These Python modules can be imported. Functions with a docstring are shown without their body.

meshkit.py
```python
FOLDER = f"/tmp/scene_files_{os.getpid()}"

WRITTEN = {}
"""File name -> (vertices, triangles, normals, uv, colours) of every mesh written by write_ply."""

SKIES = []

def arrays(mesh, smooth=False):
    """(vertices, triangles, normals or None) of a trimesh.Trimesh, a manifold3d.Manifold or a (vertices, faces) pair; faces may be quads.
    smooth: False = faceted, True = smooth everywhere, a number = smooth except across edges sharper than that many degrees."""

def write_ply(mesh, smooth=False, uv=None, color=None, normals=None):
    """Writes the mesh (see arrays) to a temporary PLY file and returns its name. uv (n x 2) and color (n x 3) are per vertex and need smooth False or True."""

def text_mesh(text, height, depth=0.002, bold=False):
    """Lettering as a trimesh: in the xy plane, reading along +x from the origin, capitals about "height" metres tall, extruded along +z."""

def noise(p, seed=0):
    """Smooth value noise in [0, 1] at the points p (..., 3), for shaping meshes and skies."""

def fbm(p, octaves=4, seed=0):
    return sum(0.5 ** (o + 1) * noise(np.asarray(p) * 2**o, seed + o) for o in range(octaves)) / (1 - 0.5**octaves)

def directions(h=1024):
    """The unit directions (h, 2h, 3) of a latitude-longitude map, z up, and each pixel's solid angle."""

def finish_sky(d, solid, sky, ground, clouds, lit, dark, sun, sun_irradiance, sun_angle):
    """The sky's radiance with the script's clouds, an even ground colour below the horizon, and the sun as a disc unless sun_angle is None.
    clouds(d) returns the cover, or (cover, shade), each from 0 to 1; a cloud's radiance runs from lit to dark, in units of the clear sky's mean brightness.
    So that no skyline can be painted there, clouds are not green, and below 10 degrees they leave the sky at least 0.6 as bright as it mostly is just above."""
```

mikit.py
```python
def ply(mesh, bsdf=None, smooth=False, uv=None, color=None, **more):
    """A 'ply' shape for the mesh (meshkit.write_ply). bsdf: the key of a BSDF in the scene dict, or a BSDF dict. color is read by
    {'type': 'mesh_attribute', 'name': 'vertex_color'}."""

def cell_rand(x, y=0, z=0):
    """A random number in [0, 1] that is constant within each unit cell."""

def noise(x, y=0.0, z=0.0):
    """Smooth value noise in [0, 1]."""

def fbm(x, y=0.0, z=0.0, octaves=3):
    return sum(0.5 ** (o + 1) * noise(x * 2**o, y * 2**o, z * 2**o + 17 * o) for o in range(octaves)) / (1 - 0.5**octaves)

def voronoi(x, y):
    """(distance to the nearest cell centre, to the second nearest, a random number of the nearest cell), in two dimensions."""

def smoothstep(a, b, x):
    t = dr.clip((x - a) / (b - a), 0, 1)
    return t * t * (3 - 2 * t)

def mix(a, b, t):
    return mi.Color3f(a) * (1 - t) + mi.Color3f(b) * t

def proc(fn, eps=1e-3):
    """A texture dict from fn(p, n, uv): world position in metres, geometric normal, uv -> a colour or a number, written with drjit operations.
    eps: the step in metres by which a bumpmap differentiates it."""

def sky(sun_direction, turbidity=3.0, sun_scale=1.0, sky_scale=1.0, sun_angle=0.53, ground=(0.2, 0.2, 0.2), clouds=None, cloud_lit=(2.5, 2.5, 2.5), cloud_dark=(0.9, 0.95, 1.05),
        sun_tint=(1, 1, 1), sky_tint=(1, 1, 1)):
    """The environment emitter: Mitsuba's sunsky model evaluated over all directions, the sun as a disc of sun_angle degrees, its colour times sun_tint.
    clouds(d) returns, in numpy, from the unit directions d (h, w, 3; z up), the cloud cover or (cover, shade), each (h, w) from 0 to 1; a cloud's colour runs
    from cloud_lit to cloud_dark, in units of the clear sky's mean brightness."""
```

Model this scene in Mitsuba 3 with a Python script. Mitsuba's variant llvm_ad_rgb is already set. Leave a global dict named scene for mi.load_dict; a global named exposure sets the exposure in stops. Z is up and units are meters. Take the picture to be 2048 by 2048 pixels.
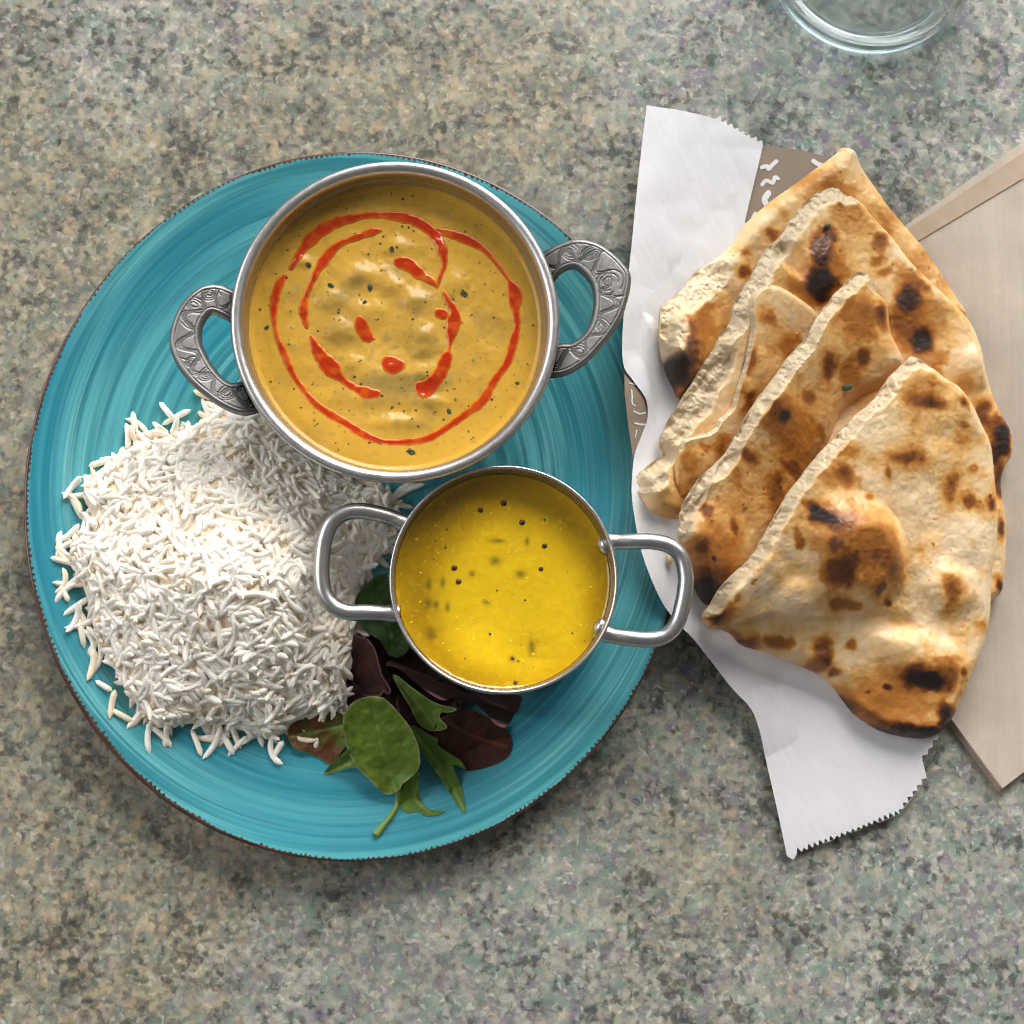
import math, random, numpy as np, trimesh, drjit as dr, mitsuba as mi, mikit, meshkit
from scipy.spatial import Delaunay, cKDTree
from scipy.interpolate import RBFInterpolator
from shapely.geometry import Polygon, Point, LineString
from shapely import affinity, contains_xy
from shapely.ops import unary_union
T = mi.ScalarTransform4f
rng = np.random.default_rng(7)
scene, labels = {}, {}
MM = 0.001

# ---------------------------------------------------------------- camera, light, exposure
CAM = np.array([-0.035, -0.072, 0.62]); TGT = np.array([0.0, 0.0, 0.0]); FOV = 36.4
scene['camera'] = {'type': 'perspective', 'fov': FOV, 'fov_axis': 'x', 'near_clip': 0.05, 'far_clip': 20.0,
                   'to_world': T().look_at(origin=CAM.tolist(), target=TGT.tolist(), up=[0, 1, 0])}
exposure = -0.06

def lamp(name, pos, target, w, h, rgb):
    scene[name] = {'type': 'rectangle', 'to_world': T().look_at(origin=pos, target=target, up=[0, 0, 1]) @ T().scale([w / 2, h / 2, 1]),
                   'emitter': {'type': 'area', 'radiance': {'type': 'rgb', 'value': rgb}},
                   'bsdf': {'type': 'diffuse', 'reflectance': {'type': 'rgb', 'value': 0.5}}}
lamp('window_lamp', [1.15, 3.80, 2.25], [0, 0, 0], 3.3, 2.9, [14.2, 14.0, 13.8])
lamp('side_window_lamp', [-3.0, 0.8, 2.15], [0, 0, 0], 2.4, 2.0, [5.2, 5.2, 5.4])
scene['room_light'] = {'type': 'constant', 'radiance': {'type': 'rgb', 'value': [0.15, 0.146, 0.142]}}
labels['window_lamp'] = {'label': 'broad window light above and right of the table', 'category': 'light'}
labels['side_window_lamp'] = {'label': 'smaller window light at the left of the table', 'category': 'light'}

# the photograph's measurements -> metres on a level z
_f = (TGT - CAM) / np.linalg.norm(TGT - CAM)
_r = np.cross(_f, [0, 1, 0]); _r /= np.linalg.norm(_r); _u = np.cross(_r, _f)
_k = math.tan(math.radians(FOV / 2))
def W(p, z=0.0):
    """points measured on the photograph (2048 wide), lying z metres above the table -> world x, y, z"""
    p = np.atleast_2d(np.asarray(p, float)); z = np.broadcast_to(np.asarray(z, float), (len(p),))
    a, b = (p[:, 0] / 1024 - 1) * _k, (1 - p[:, 1] / 1024) * _k
    d = _f + a[:, None] * _r + b[:, None] * _u
    return CAM + d * ((z - CAM[2]) / d[:, 2])[:, None]
def Zm(box, size):
    """measured in an enlargement of a region of the photograph"""
    s = (box[2] - box[0]) / size
    return lambda pts: [(box[0] + q[0] * s, box[1] + q[1] * s) + tuple(q[2:]) for q in pts]

# ---------------------------------------------------------------- helpers
def ref(k): return {'type': 'ref', 'id': k}
def put(name, mesh, m, parent=None, smooth=True, color=None, uv=None, **kw):
    key = base = (parent + '__' if parent else '') + name
    i = 0
    while key in scene or key in labels and not parent:
        i += 1; key = f'{base}_{i:03d}'
    scene[key] = mikit.ply(mesh, m, smooth=smooth, color=color, uv=uv, **kw)
    return key
def thing(name, label, cat, group=None):
    key, i = name, 0
    while key in labels or key in scene:
        i += 1; key = f'{name}_{i:03d}'
    tag(key, label, cat, group); return key
def tag(key, label=None, cat=None, group=None, kind=None):
    labels[key] = {k: v for k, v in dict(label=label, category=cat, group=group, kind=kind).items() if v}
def fb(x, y, s, seed=0, octv=4): return meshkit.fbm(np.stack([x / s, y / s, np.zeros_like(x) + 0.37], 1), octv, seed)
def sst(a, b, x):
    t = np.clip((x - a) / (b - a), 0, 1); return t * t * (3 - 2 * t)
def spline(pts, n=8, closed=True):
    P = np.asarray(pts, float); N = len(P); out = []
    for i in range(N if closed else N - 1):
        g = lambda j: P[j % N] if closed else P[min(max(j, 0), N - 1)]
        a, b, c, d = g(i - 1), g(i), g(i + 1), g(i + 2)
        t = np.linspace(0, 1, n, endpoint=False)[:, None]
        out.append(0.5 * (2 * b + (c - a) * t + (2 * a - 5 * b + 4 * c - d) * t**2 + (3 * b - a - 3 * c + d) * t**3))
    if not closed: out.append(P[-1:])
    return np.vstack(out)
def resample(P, step, closed=True):
    P = np.asarray(P, float)
    if closed: P = np.vstack([P, P[:1]])
    L = np.r_[0, np.cumsum(np.linalg.norm(np.diff(P[:, :2], axis=0), axis=1))]
    n = max(3, int(round(L[-1] / step)))
    s = np.linspace(0, L[-1], n, endpoint=not closed)
    return np.stack([np.interp(s, L, P[:, k]) for k in range(P.shape[1])], 1)
def sheet(outline, res, holes=()):
    """triangulated flat region: points, triangles, boundary edges"""
    poly = Polygon(outline, holes).buffer(0)
    if poly.geom_type != 'Polygon': poly = max(poly.geoms, key=lambda g: g.area)
    rings = [resample(np.array(r.coords)[:-1], res) for r in (poly.exterior, *poly.interiors)]
    B = np.vstack(rings)
    x0, y0, x1, y1 = poly.bounds
    gx, gy = np.meshgrid(np.arange(x0, x1, res), np.arange(y0, y1, res * 0.866))
    gx = gx + (np.arange(gx.shape[0]) % 2)[:, None] * res / 2
    G = np.stack([gx.ravel(), gy.ravel()], 1)
    G = G[contains_xy(poly, G[:, 0], G[:, 1])]
    d, _ = cKDTree(B).query(G)
    P = np.vstack([B, G[d > 0.55 * res]])
    F = Delaunay(P).simplices
    c = P[F].mean(1); F = F[contains_xy(poly, c[:, 0], c[:, 1])]
    a = np.cross(P[F[:, 1]] - P[F[:, 0]], P[F[:, 2]] - P[F[:, 0]])
    F[a < 0] = F[a < 0][:, ::-1]; F = F[np.abs(a) > 1e-14]
    e = np.vstack([F[:, [0, 1]], F[:, [1, 2]], F[:, [2, 0]]])
    key = np.sort(e, 1); _, inv, cnt = np.unique(key, axis=0, return_inverse=True, return_counts=True)
    return P, F, e[cnt[inv.ravel()] == 1], B
def solid(P, F, E, zt, zb, wall=True):
    """closed mesh between the heights zt and zb over a flat region; returns vertices, faces, index of the flat point of each vertex"""
    n = len(P); V = [np.c_[P, zt], np.c_[P, zb]]; I = [np.arange(n)] * 2; Fs = [F, F[:, ::-1] + n]
    if wall:
        m = len(E); base = 2 * n
        a, b = E[:, 0], E[:, 1]
        V += [np.c_[P[a], zt[a]], np.c_[P[b], zt[b]], np.c_[P[a], zb[a]], np.c_[P[b], zb[b]]]
        I += [a, b, a, b]; k = np.arange(m) + base
        Fs += [np.stack([k + m, k, k + 2 * m], 1), np.stack([k + m, k + 2 * m, k + 3 * m], 1)]
    else:
        a, b = E[:, 0], E[:, 1]
        Fs += [np.stack([b, a, a + n], 1), np.stack([b, a + n, b + n], 1)]
    return np.vstack(V), np.vstack(Fs), np.concatenate(I)
def lathe(prof, n=160, sx=1.0, sy=1.0, c=(0, 0)):
    R = np.asarray(prof, float); a = np.arange(n) / n * 2 * np.pi
    V = np.stack([c[0] + R[:, :1] * np.cos(a) * sx, c[1] + R[:, :1] * np.sin(a) * sy, np.repeat(R[:, 1:], n, 1)], -1).reshape(-1, 3)
    F = []
    for i in range(len(R) - 1):
        j = np.arange(n); k = (j + 1) % n
        F += [np.stack([i * n + j, i * n + k, (i + 1) * n + k], 1), np.stack([i * n + j, (i + 1) * n + k, (i + 1) * n + j], 1)]
    return trimesh.Trimesh(V, np.vstack(F), process=False)
def tube(path, rad, n=20, closed_ends=True):
    P = np.asarray(path, float); r = np.broadcast_to(rad, (len(P),))
    t = np.gradient(P, axis=0); t /= np.linalg.norm(t, axis=1)[:, None]
    up = np.array([0, 0, 1.0]); V = []
    for p, d, q in zip(P, t, r):
        x = np.cross(d, up); x /= max(np.linalg.norm(x), 1e-9); y = np.cross(x, d)
        a = np.arange(n) / n * 2 * np.pi
        V.append(p + q * (np.cos(a)[:, None] * x + np.sin(a)[:, None] * y))
    V = np.vstack(V + [P[:1], P[-1:]]); F = []
    j = np.arange(n); k = (j + 1) % n
    for i in range(len(P) - 1):
        F += [np.stack([i * n + j, i * n + k, (i + 1) * n + k], 1), np.stack([i * n + j, (i + 1) * n + k, (i + 1) * n + j], 1)]
    m = len(P) * n
    F += [np.stack([k, j, j * 0 + m], 1), np.stack([(len(P) - 1) * n + j, (len(P) - 1) * n + k, j * 0 + m + 1], 1)]
    return trimesh.Trimesh(V, np.vstack(F)[:, ::-1], process=False)
def blob(center, rx, ry, rz, sub=2, rot=0.0):
    s = trimesh.creation.icosphere(sub); v = s.vertices * [rx, ry, rz]
    c, n = math.cos(rot), math.sin(rot); v = np.c_[v[:, 0] * c - v[:, 1] * n, v[:, 0] * n + v[:, 1] * c, v[:, 2]]
    return trimesh.Trimesh(v + center, s.faces, process=False)
def join(ms): return trimesh.util.concatenate(ms)
def seg_dist(Q, line):
    """distance of points to a polyline"""
    d, _ = cKDTree(resample(line, 0.0004, False)).query(Q); return d

# ---------------------------------------------------------------- materials
N, Fb, ss, mx = mikit.noise, mikit.fbm, mikit.smoothstep, mikit.mix
def C(*v): return mi.Color3f(*v)
def granite(p, n, uv):
    x, y = p.x * 1000, p.y * 1000
    x, y = x / 1.18, y / 1.18
    wx, wy = x + 1.3 * N(x / 1.5, y / 1.5, 5.1), y + 1.3 * N(x / 1.5, y / 1.5, 9.3)
    far = Fb(x / 75 + 3, y / 75 + 8, 1.7, 2) + 0.0016 * x + 0.22 * ss(70, 200, dr.abs(y))
    cool = ss(0.42, 0.9, far)
    a = Fb(wx / 1.9, wy / 1.9, 0.3, 3) * 0.66 + 0.34 * Fb(x / 6.5, y / 6.5, 4.4, 3)
    col = mx((0.10, 0.105, 0.085), (0.365, 0.315, 0.215), ss(0.26, 0.72, a))
    col = mx(col, mx((0.145, 0.165, 0.15), (0.44, 0.425, 0.355), ss(0.25, 0.72, a)), cool)
    b = Fb(wx / 3.4 + 40, wy / 3.4, 2.3, 3)
    col = mx(col, (0.20, 0.165, 0.215), ss(0.47, 0.72, b) * (0.25 + 0.60 * cool))
    g = Fb(wx / 3.6, wy / 3.6 + 60, 4.3, 3)
    col = mx(col, (0.19, 0.265, 0.215), ss(0.44, 0.72, g) * (0.38 + 0.42 * cool))
    r = Fb(wx / 2.4 + 90, wy / 2.4 + 60, 6.3, 2)
    col = mx(col, (0.50, 0.36, 0.20), ss(0.55, 0.78, r) * (0.50 - 0.20 * cool))
    col = mx(col, (0.60, 0.57, 0.48), ss(0.55, 0.86, Fb(wx / 1.5 + 10, wy / 1.5 + 30, 7.7, 2)) * (0.5 + 0.3 * cool))
    clus = Fb(x / 14 + 5, y / 14 + 2, 1.1, 2)
    col = mx(col, (0.032, 0.034, 0.032), ss(0.52, 0.80, Fb(wx / 2.1 + 7, wy / 2.1 + 21, 8.7, 3) + 0.40 * (clus - 0.45)) * 0.72)
    f = Fb(x / 0.5, y / 0.5, 3.3, 2)
    return col * 0.93 * (0.86 + 0.30 * f) * (0.62 + 0.76 * Fb(x / 10, y / 10, 5.5, 3))
PLC = (718.0, 995.0); PZ = 0.0165
_pc = W([PLC], PZ)[0]
PA = np.linalg.norm(W([(PLC[0] + 662, PLC[1])], PZ) - W([(PLC[0] - 662, PLC[1])], PZ)) / 2
PB = np.linalg.norm(W([(PLC[0], PLC[1] + 711)], PZ) - W([(PLC[0], PLC[1] - 711)], PZ)) / 2
def glaze(p, n, uv):
    dx, dy = (p.x - float(_pc[0])) / float(PA), (p.y - float(_pc[1])) / float(PB)
    u, th = dr.sqrt(dx * dx + dy * dy), dr.atan2(dy, dx)
    # the brush was held a little off the middle
    ex, ey = dx + 0.03, dy - 0.05
    v, tv = dr.sqrt(ex * ex + ey * ey) + 0.004 * dr.sin(3 * th) , dr.atan2(ey, ex)
    cx, cy = dr.cos(tv), dr.sin(tv)
    s1 = Fb(v * 58, cx * 1.3 + 4, cy * 1.3 + v * 2, 3)
    s2 = Fb(v * 170 + 9, cx * 1.7 + 4, cy * 1.7, 2)
    s3 = N(v * 13 + 31, cx * 1.2 + 9, cy * 1.2)
    s4 = N(v * 260 + 3, cx * 2.4 + 1, cy * 2.4)
    col = mx((0.030, 0.20, 0.235), (0.085, 0.355, 0.385), ss(0.28, 0.68, s1))
    col = mx(col, (0.20, 0.48, 0.49), ss(0.50, 0.82, s2) * 0.6)
    col = mx(col, (0.014, 0.20, 0.29), ss(0.50, 0.85, s3) * 0.55)
    col = col * (0.90 + 0.2 * s4)
    # worn brown edge with its short uneven ticks
    k = th * (370 / (2 * math.pi)); k = k + 0.9 * N(k * 0.35, 7.7, 1.2)
    tick = dr.abs(k - dr.floor(k) - 0.5) * 2
    reach = 0.0145 * N(dr.floor(k) * 0.77, 3.3, 0.2) * (0.45 + 0.75 * N(k / 9, 1.3, 4.2))
    edge = ss(0.0, 0.003, u - (1.0 - 0.0085 - 0.003 * N(k / 4, 8.1, 2.2) - reach * dr.maximum(0.0, 1 - tick * (0.9 + 0.8 * N(k * 0.6, 2.2, 9.9)))))
    return mx(col, mx((0.045, 0.018, 0.012), (0.10, 0.055, 0.04), N(k / 3, u * 200, 0.0)), edge)
def P_(base, rough, spec=0.5, **kw):
    b = {'type': 'rgb', 'value': list(base)} if not isinstance(base, dict) else base
    return {'type': 'twosided', 'bsdf': {'type': 'principled', 'base_color': b, 'roughness': rough, 'specular': spec, **kw}}
VC = {'type': 'mesh_attribute', 'name': 'vertex_color'}
def bread_bump(p, n, uv):
    return Fb(p.x * 900, p.y * 900, p.z * 900, 3) + 0.8 * Fb(p.x * 400 + 7, p.y * 400, p.z * 400, 2)
scene['m_granite'] = P_(mikit.proc(granite), 0.42, 0.35)
scene['m_glaze'] = P_(mikit.proc(glaze), 0.20, 0.5)
def brushed(lo, hi):
    return lambda p, n, uv: lo + (hi - lo) * Fb(p.x * 400, p.y * 400, p.z * 2500, 2)
scene['m_steel'] = {'type': 'twosided', 'bsdf': {'type': 'roughconductor', 'material': 'none', 'distribution': 'ggx', 'alpha': mikit.proc(brushed(0.09, 0.19)), 'specular_reflectance': {'type': 'rgb', 'value': [0.56, 0.545, 0.53]}}}
scene['m_steel_polished'] = {'type': 'twosided', 'bsdf': {'type': 'roughconductor', 'material': 'none', 'distribution': 'ggx', 'alpha': mikit.proc(brushed(0.09, 0.16)), 'specular_reflectance': {'type': 'rgb', 'value': [0.52, 0.51, 0.50]}}}
scene['m_pewter'] = {'type': 'twosided', 'bsdf': {'type': 'blendbsdf', 'weight': 0.22, 'a': {'type': 'roughconductor', 'material': 'none', 'alpha': 0.27, 'specular_reflectance': VC}, 'b': {'type': 'diffuse', 'reflectance': VC}}}
scene['m_food'] = P_(VC, 0.24, 0.27)
scene['m_dal'] = P_(VC, 0.10, 0.5)
scene['m_bread'] = {'type': 'twosided', 'bsdf': {'type': 'bumpmap', 'bump': mikit.proc(bread_bump, eps=2e-4), 'scale': 0.00022, 'n': {'type': 'principled', 'base_color': VC, 'roughness': 0.42, 'specular': 0.28, 'clearcoat': 0.35, 'clearcoat_gloss': 0.9}}}
scene['m_leaf'] = P_(VC, 0.5, 0.2)
scene['m_oil'] = P_(VC, 0.12, 0.5)
scene['m_herb'] = P_((0.028, 0.038, 0.012), 0.5, 0.4)
scene['m_seed'] = P_((0.035, 0.012, 0.008), 0.3, 0.5)
scene['m_lentil'] = P_((0.66, 0.44, 0.012), 0.25, 0.5)
for i, c in enumerate([(0.985, 0.95, 0.87), (0.985, 0.915, 0.79), (0.98, 0.86, 0.66)]): scene[f'm_rice_{i}'] = {'type': 'principledthin', 'base_color': {'type': 'rgb', 'value': list(c)}, 'roughness': 0.4, 'eta': 1.4, 'diff_trans': 0.5, 'spec_trans': 0.0}  # deeper grains get warmer tints: glow between grains put into their colour
def paper_tex(p, n, uv):
    f = Fb(p.x * 900 + p.y * 500, p.y * 160, 2.2, 3); g = Fb(p.x * 120, p.y * 90, 8.2, 3)
    return C(0.68, 0.665, 0.675) * (0.90 + 0.10 * f + 0.06 * (g - 0.5))
scene['m_paper'] = P_(mikit.proc(paper_tex), 0.55, 0.3)
def kraft_tex(p, n, uv):
    # corrugation runs along the board
    a = N(p.x * 700, p.y * 40, 1.0); b = Fb(p.x * 90, p.y * 90, 3.0, 3); c = N(p.x * 2500, p.y * 900, 2.0)
    return C(0.455, 0.385, 0.315) * (0.93 + 0.07 * a + 0.20 * (b - 0.5) + 0.08 * c)
scene['m_kraft'] = P_(mikit.proc(kraft_tex), 0.7, 0.2)
def kraft_edge_tex(p, n, uv):
    return C(0.42, 0.325, 0.235) * (0.8 + 0.35 * Fb(p.x * 150, p.y * 150, p.z * 150, 3))
scene['m_kraft_edge'] = P_(mikit.proc(kraft_edge_tex), 0.7, 0.2)
scene['m_print'] = P_((0.26, 0.20, 0.15), 0.6, 0.3)
scene['m_white_ink'] = P_((0.70, 0.70, 0.69), 0.5, 0.3)
scene['m_glass'] = {'type': 'dielectric', 'specular_transmittance': {'type': 'rgb', 'value': [0.90, 0.97, 0.985]}, 'int_ior': 1.5, 'ext_ior': 1.0}

# ---------------------------------------------------------------- granite table top
g = np.linspace(-0.9, 0.9, 41); gx, gy = np.meshgrid(g, g)
tbl = trimesh.creation.box((1.8, 1.8, 0.03)); tbl.apply_translation([0, 0, -0.015])
put('granite_tabletop', tbl, 'm_granite', smooth=False)
tag('granite_tabletop', 'speckled beige and grey granite tabletop under everything', None, kind='structure')

# ---------------------------------------------------------------- plate
prof = [(0.0, 0.005), (0.30, 0.005), (0.50, 0.005), (0.60, 0.0053), (0.68, 0.0062), (0.76, 0.0080), (0.84, 0.0106), (0.91, 0.0134), (0.96, 0.0155), (0.985, 0.0164), (0.995, 0.0165), (1.0, 0.0158),
        (1.0, 0.0148), (0.99, 0.0135), (0.96, 0.0118), (0.88, 0.0080), (0.76, 0.0040), (0.66, 0.0015), (0.62, 0.0001), (0.57, 0.0001), (0.55, 0.0012), (0.0, 0.0012)]
pr = spline(prof, 4, False); pr[:, 0] = np.clip(pr[:, 0], 0, 1.001); pr[:, 1] = np.maximum(pr[:, 1], 0.0001)
pl = lathe(pr[::-1], 360, PA, PB, _pc[:2])
# hand made: the rim is not quite even
v = pl.vertices; ang = np.arctan2(v[:, 1] - _pc[1], v[:, 0] - _pc[0]); u = np.hypot((v[:, 0] - _pc[0]) / PA, (v[:, 1] - _pc[1]) / PB)
wob = 1 + 0.003 * np.sin(2 * ang + 0.6) * u + 0.0015 * np.sin(5 * ang) * u
v[:, 0] = _pc[0] + (v[:, 0] - _pc[0]) * wob; v[:, 1] = _pc[1] + (v[:, 1] - _pc[1]) * wob
plate = thing('plate', 'round turquoise glazed plate with brush rings and a thin dark brown rim', 'plate')
put('dish', (v, pl.faces), 'm_glaze', plate)
def plate_z(x, y):
    u = np.hypot((x - _pc[0]) / PA, (y - _pc[1]) / PB)
    return np.interp(u, [q[0] for q in prof[:11]], [q[1] for q in prof[:11]], right=0.0)

# ---------------------------------------------------------------- the big bowl, its handles, the curry
RZ = 0.053
bc = W([(792, 639)], RZ)[0]
BR = np.linalg.norm(W([(792 + 330, 639)], RZ) - W([(792 - 330, 639)], RZ)) / 2
k_ = BR / 0.060
bprof = np.array([(0, 8.2), (20, 8.2), (30, 8.4), (36, 10.5), (43, 17), (49.5, 27), (53.5, 38), (55, 46), (56.6, 47.6), (58.6, 48.6), (59.8, 50.3), (60, 51.6), (59.3, 52.8), (57.9, 53.1), (56.6, 52.6), (55.7, 51.4), (55.3, 49.5),
                  (55.0, 46), (53.6, 38), (49.2, 28), (42, 18.4), (35, 12), (28, 10), (0, 9.8)]) * MM
bprof[:, 0] *= k_
big = thing('serving_bowl', 'large round steel serving bowl with engraved ear handles holding curry', 'bowl')
put('bowl_body', lathe(spline(bprof, 4, False), 220, c=bc[:2]), 'm_steel', big)

def handle(outer, inner, eyes, hatch, z, zin, side):
    o = W(outer, z)[:, :2]; i = W(inner, z)[:, :2]
    ring = np.vstack([spline(o, 8, False), spline(i[::-1], 8, False)])
    P, F, E, B = sheet(ring, 0.00023)
    d, _ = cKDTree(B).query(P)
    x, y = P[:, 0], P[:, 1]
    e = 0.0019
    h = 0.0030 * np.sqrt(np.clip(1 - (1 - np.clip(d / e, 0, 1)) ** 2, 0, 1)) 
    # the ear is dished from its middle towards the bowl
    rr = np.hypot(x - bc[0], y - bc[1]); 
    lift = zin * sst(BR * 1.35, BR * 0.98, rr)
    # engraving: nested eye loops, running scrolls, hatching
    lines = []
    for (px, py, a, b, rot) in eyes:
        c = W([(px, py)], z)[0, :2]; s = np.linalg.norm(W([(px + 1, py)], z)[0, :2] - c)
        for q, n in ((1.0, 48), (0.68, 40), (0.34, 30)):
            t = np.linspace(0.15, 2 * np.pi * (0.93 if q == 1 else 0.86), n)
            r = 1 - 0.25 * np.cos(t - 2.6)
            ex, ey = a * q * r * np.cos(t), b * q * r * np.sin(t)
            cr, sr = math.cos(math.radians(rot)), math.sin(math.radians(rot))
            lines.append(c + s * np.c_[ex * cr - ey * sr, -(ex * sr + ey * cr)])
        # tail sweeping away from each eye
        t = np.linspace(0, 1, 30); ex, ey = a * (1.0 + 0.9 * t), b * (0.5 * np.sin(3.5 * t) - 0.9 * t)
        cr, sr = math.cos(math.radians(rot)), math.sin(math.radians(rot))
        for off in (0, 5.0): lines.append(c + s * np.c_[ex * cr - (ey + off) * sr, -(ex * sr + (ey + off) * cr)])
    for (x0, y0, x1, y1, n, lx, ly) in hatch:
        for q in np.linspace(0, 1, n):
            a = W([(x0 + (x1 - x0) * q, y0 + (y1 - y0) * q), (x0 + (x1 - x0) * q + lx, y0 + (y1 - y0) * q + ly)], z)[:, :2]
            m = (a[0] + a[1]) / 2 + (a[1] - a[0])[::-1] * [0.12, -0.12]
            lines.append(spline([a[0], m, a[1]], 8, False))
    # two interlaced bands run the length of the ear
    so, si = resample(spline(o, 8, False), .0004, False), spline(i, 8, False)
    near = cKDTree(si).query(so); mid = (so + si[near[1]]) / 2; hw = near[0] / 2
    Ls = np.r_[0, np.cumsum(np.linalg.norm(np.diff(mid, axis=0), axis=1))]; m_ = (hw < .0075)
    dirn = (si[near[1]] - so) / (near[0][:, None] + 1e-9)
    for ph in (0,):
        for off in (-.16, 0, .16):
            lines.append((mid + dirn * (hw * (.50 * np.sin(Ls / .0105 * 2 * np.pi + ph) + off + .1))[:, None])[m_])
    dl = cKDTree(np.vstack([resample(l, 0.0001, False) for l in lines])).query(P)[0]
    g = np.exp(-(dl / 0.00022) ** 2)
    g = np.maximum(g, 0.9 * np.exp(-((d - 0.0022) / 0.00022) ** 2)) * sst(0.0015, 0.0021, d)
    zt = z - 0.0015 + h + lift - 0.00026 * g + 0.0001 * (fb(x, y, 0.0012, 3) - 0.5)
    zb = z - 0.0015 - h * 0.9 + lift * 0.8
    V, Fa, I = solid(P, F, E, zt, zb, wall=False)
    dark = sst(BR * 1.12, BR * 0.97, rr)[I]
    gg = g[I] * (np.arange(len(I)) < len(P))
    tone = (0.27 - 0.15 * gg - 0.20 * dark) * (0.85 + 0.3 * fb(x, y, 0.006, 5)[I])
    return (V, Fa), tone[:, None] * np.array([1.0, 0.975, 0.94])
z6, z7 = Zm((320, 460, 620, 860), 1449), Zm((1060, 440, 1360, 840), 1449)
lo = z6([(730, 560), (660, 535), (600, 512), (500, 505), (400, 530), (300, 600), (200, 715), (140, 830), (100, 960), (85, 1090), (120, 1220), (200, 1370), (310, 1500), (430, 1600), (560, 1690), (700, 1755), (800, 1775), (900, 1755), (980, 1720)])
li = z6([(760, 930), (670, 870), (600, 830), (500, 795), (440, 850), (400, 950), (400, 1080), (440, 1180), (500, 1290), (580, 1390), (660, 1450), (730, 1450), (830, 1420)])
me, col = handle(lo, li, z6([(478, 610, 20, 15, -60), (320, 725, 21, 14, 25), (455, 1400, 22, 12, -40), (640, 1580, 22, 14, -35), (300, 1290, 13, 9, -40)]),
                 z6([(215, 900, 250, 1130, 9, 22, 14), (310, 900, 330, 1150, 8, 12, 26), (560, 520, 660, 620, 8, 4, 20)]), 0.0475, -0.004, -1)
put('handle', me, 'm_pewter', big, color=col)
ro = z7([(60, 330), (130, 285), (250, 220), (400, 178), (530, 182), (680, 232), (820, 330), (925, 440), (975, 520), (978, 620), (950, 760), (895, 930), (800, 1090), (680, 1240), (550, 1370), (430, 1450), (330, 1490), (250, 1500), (160, 1500)])
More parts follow.
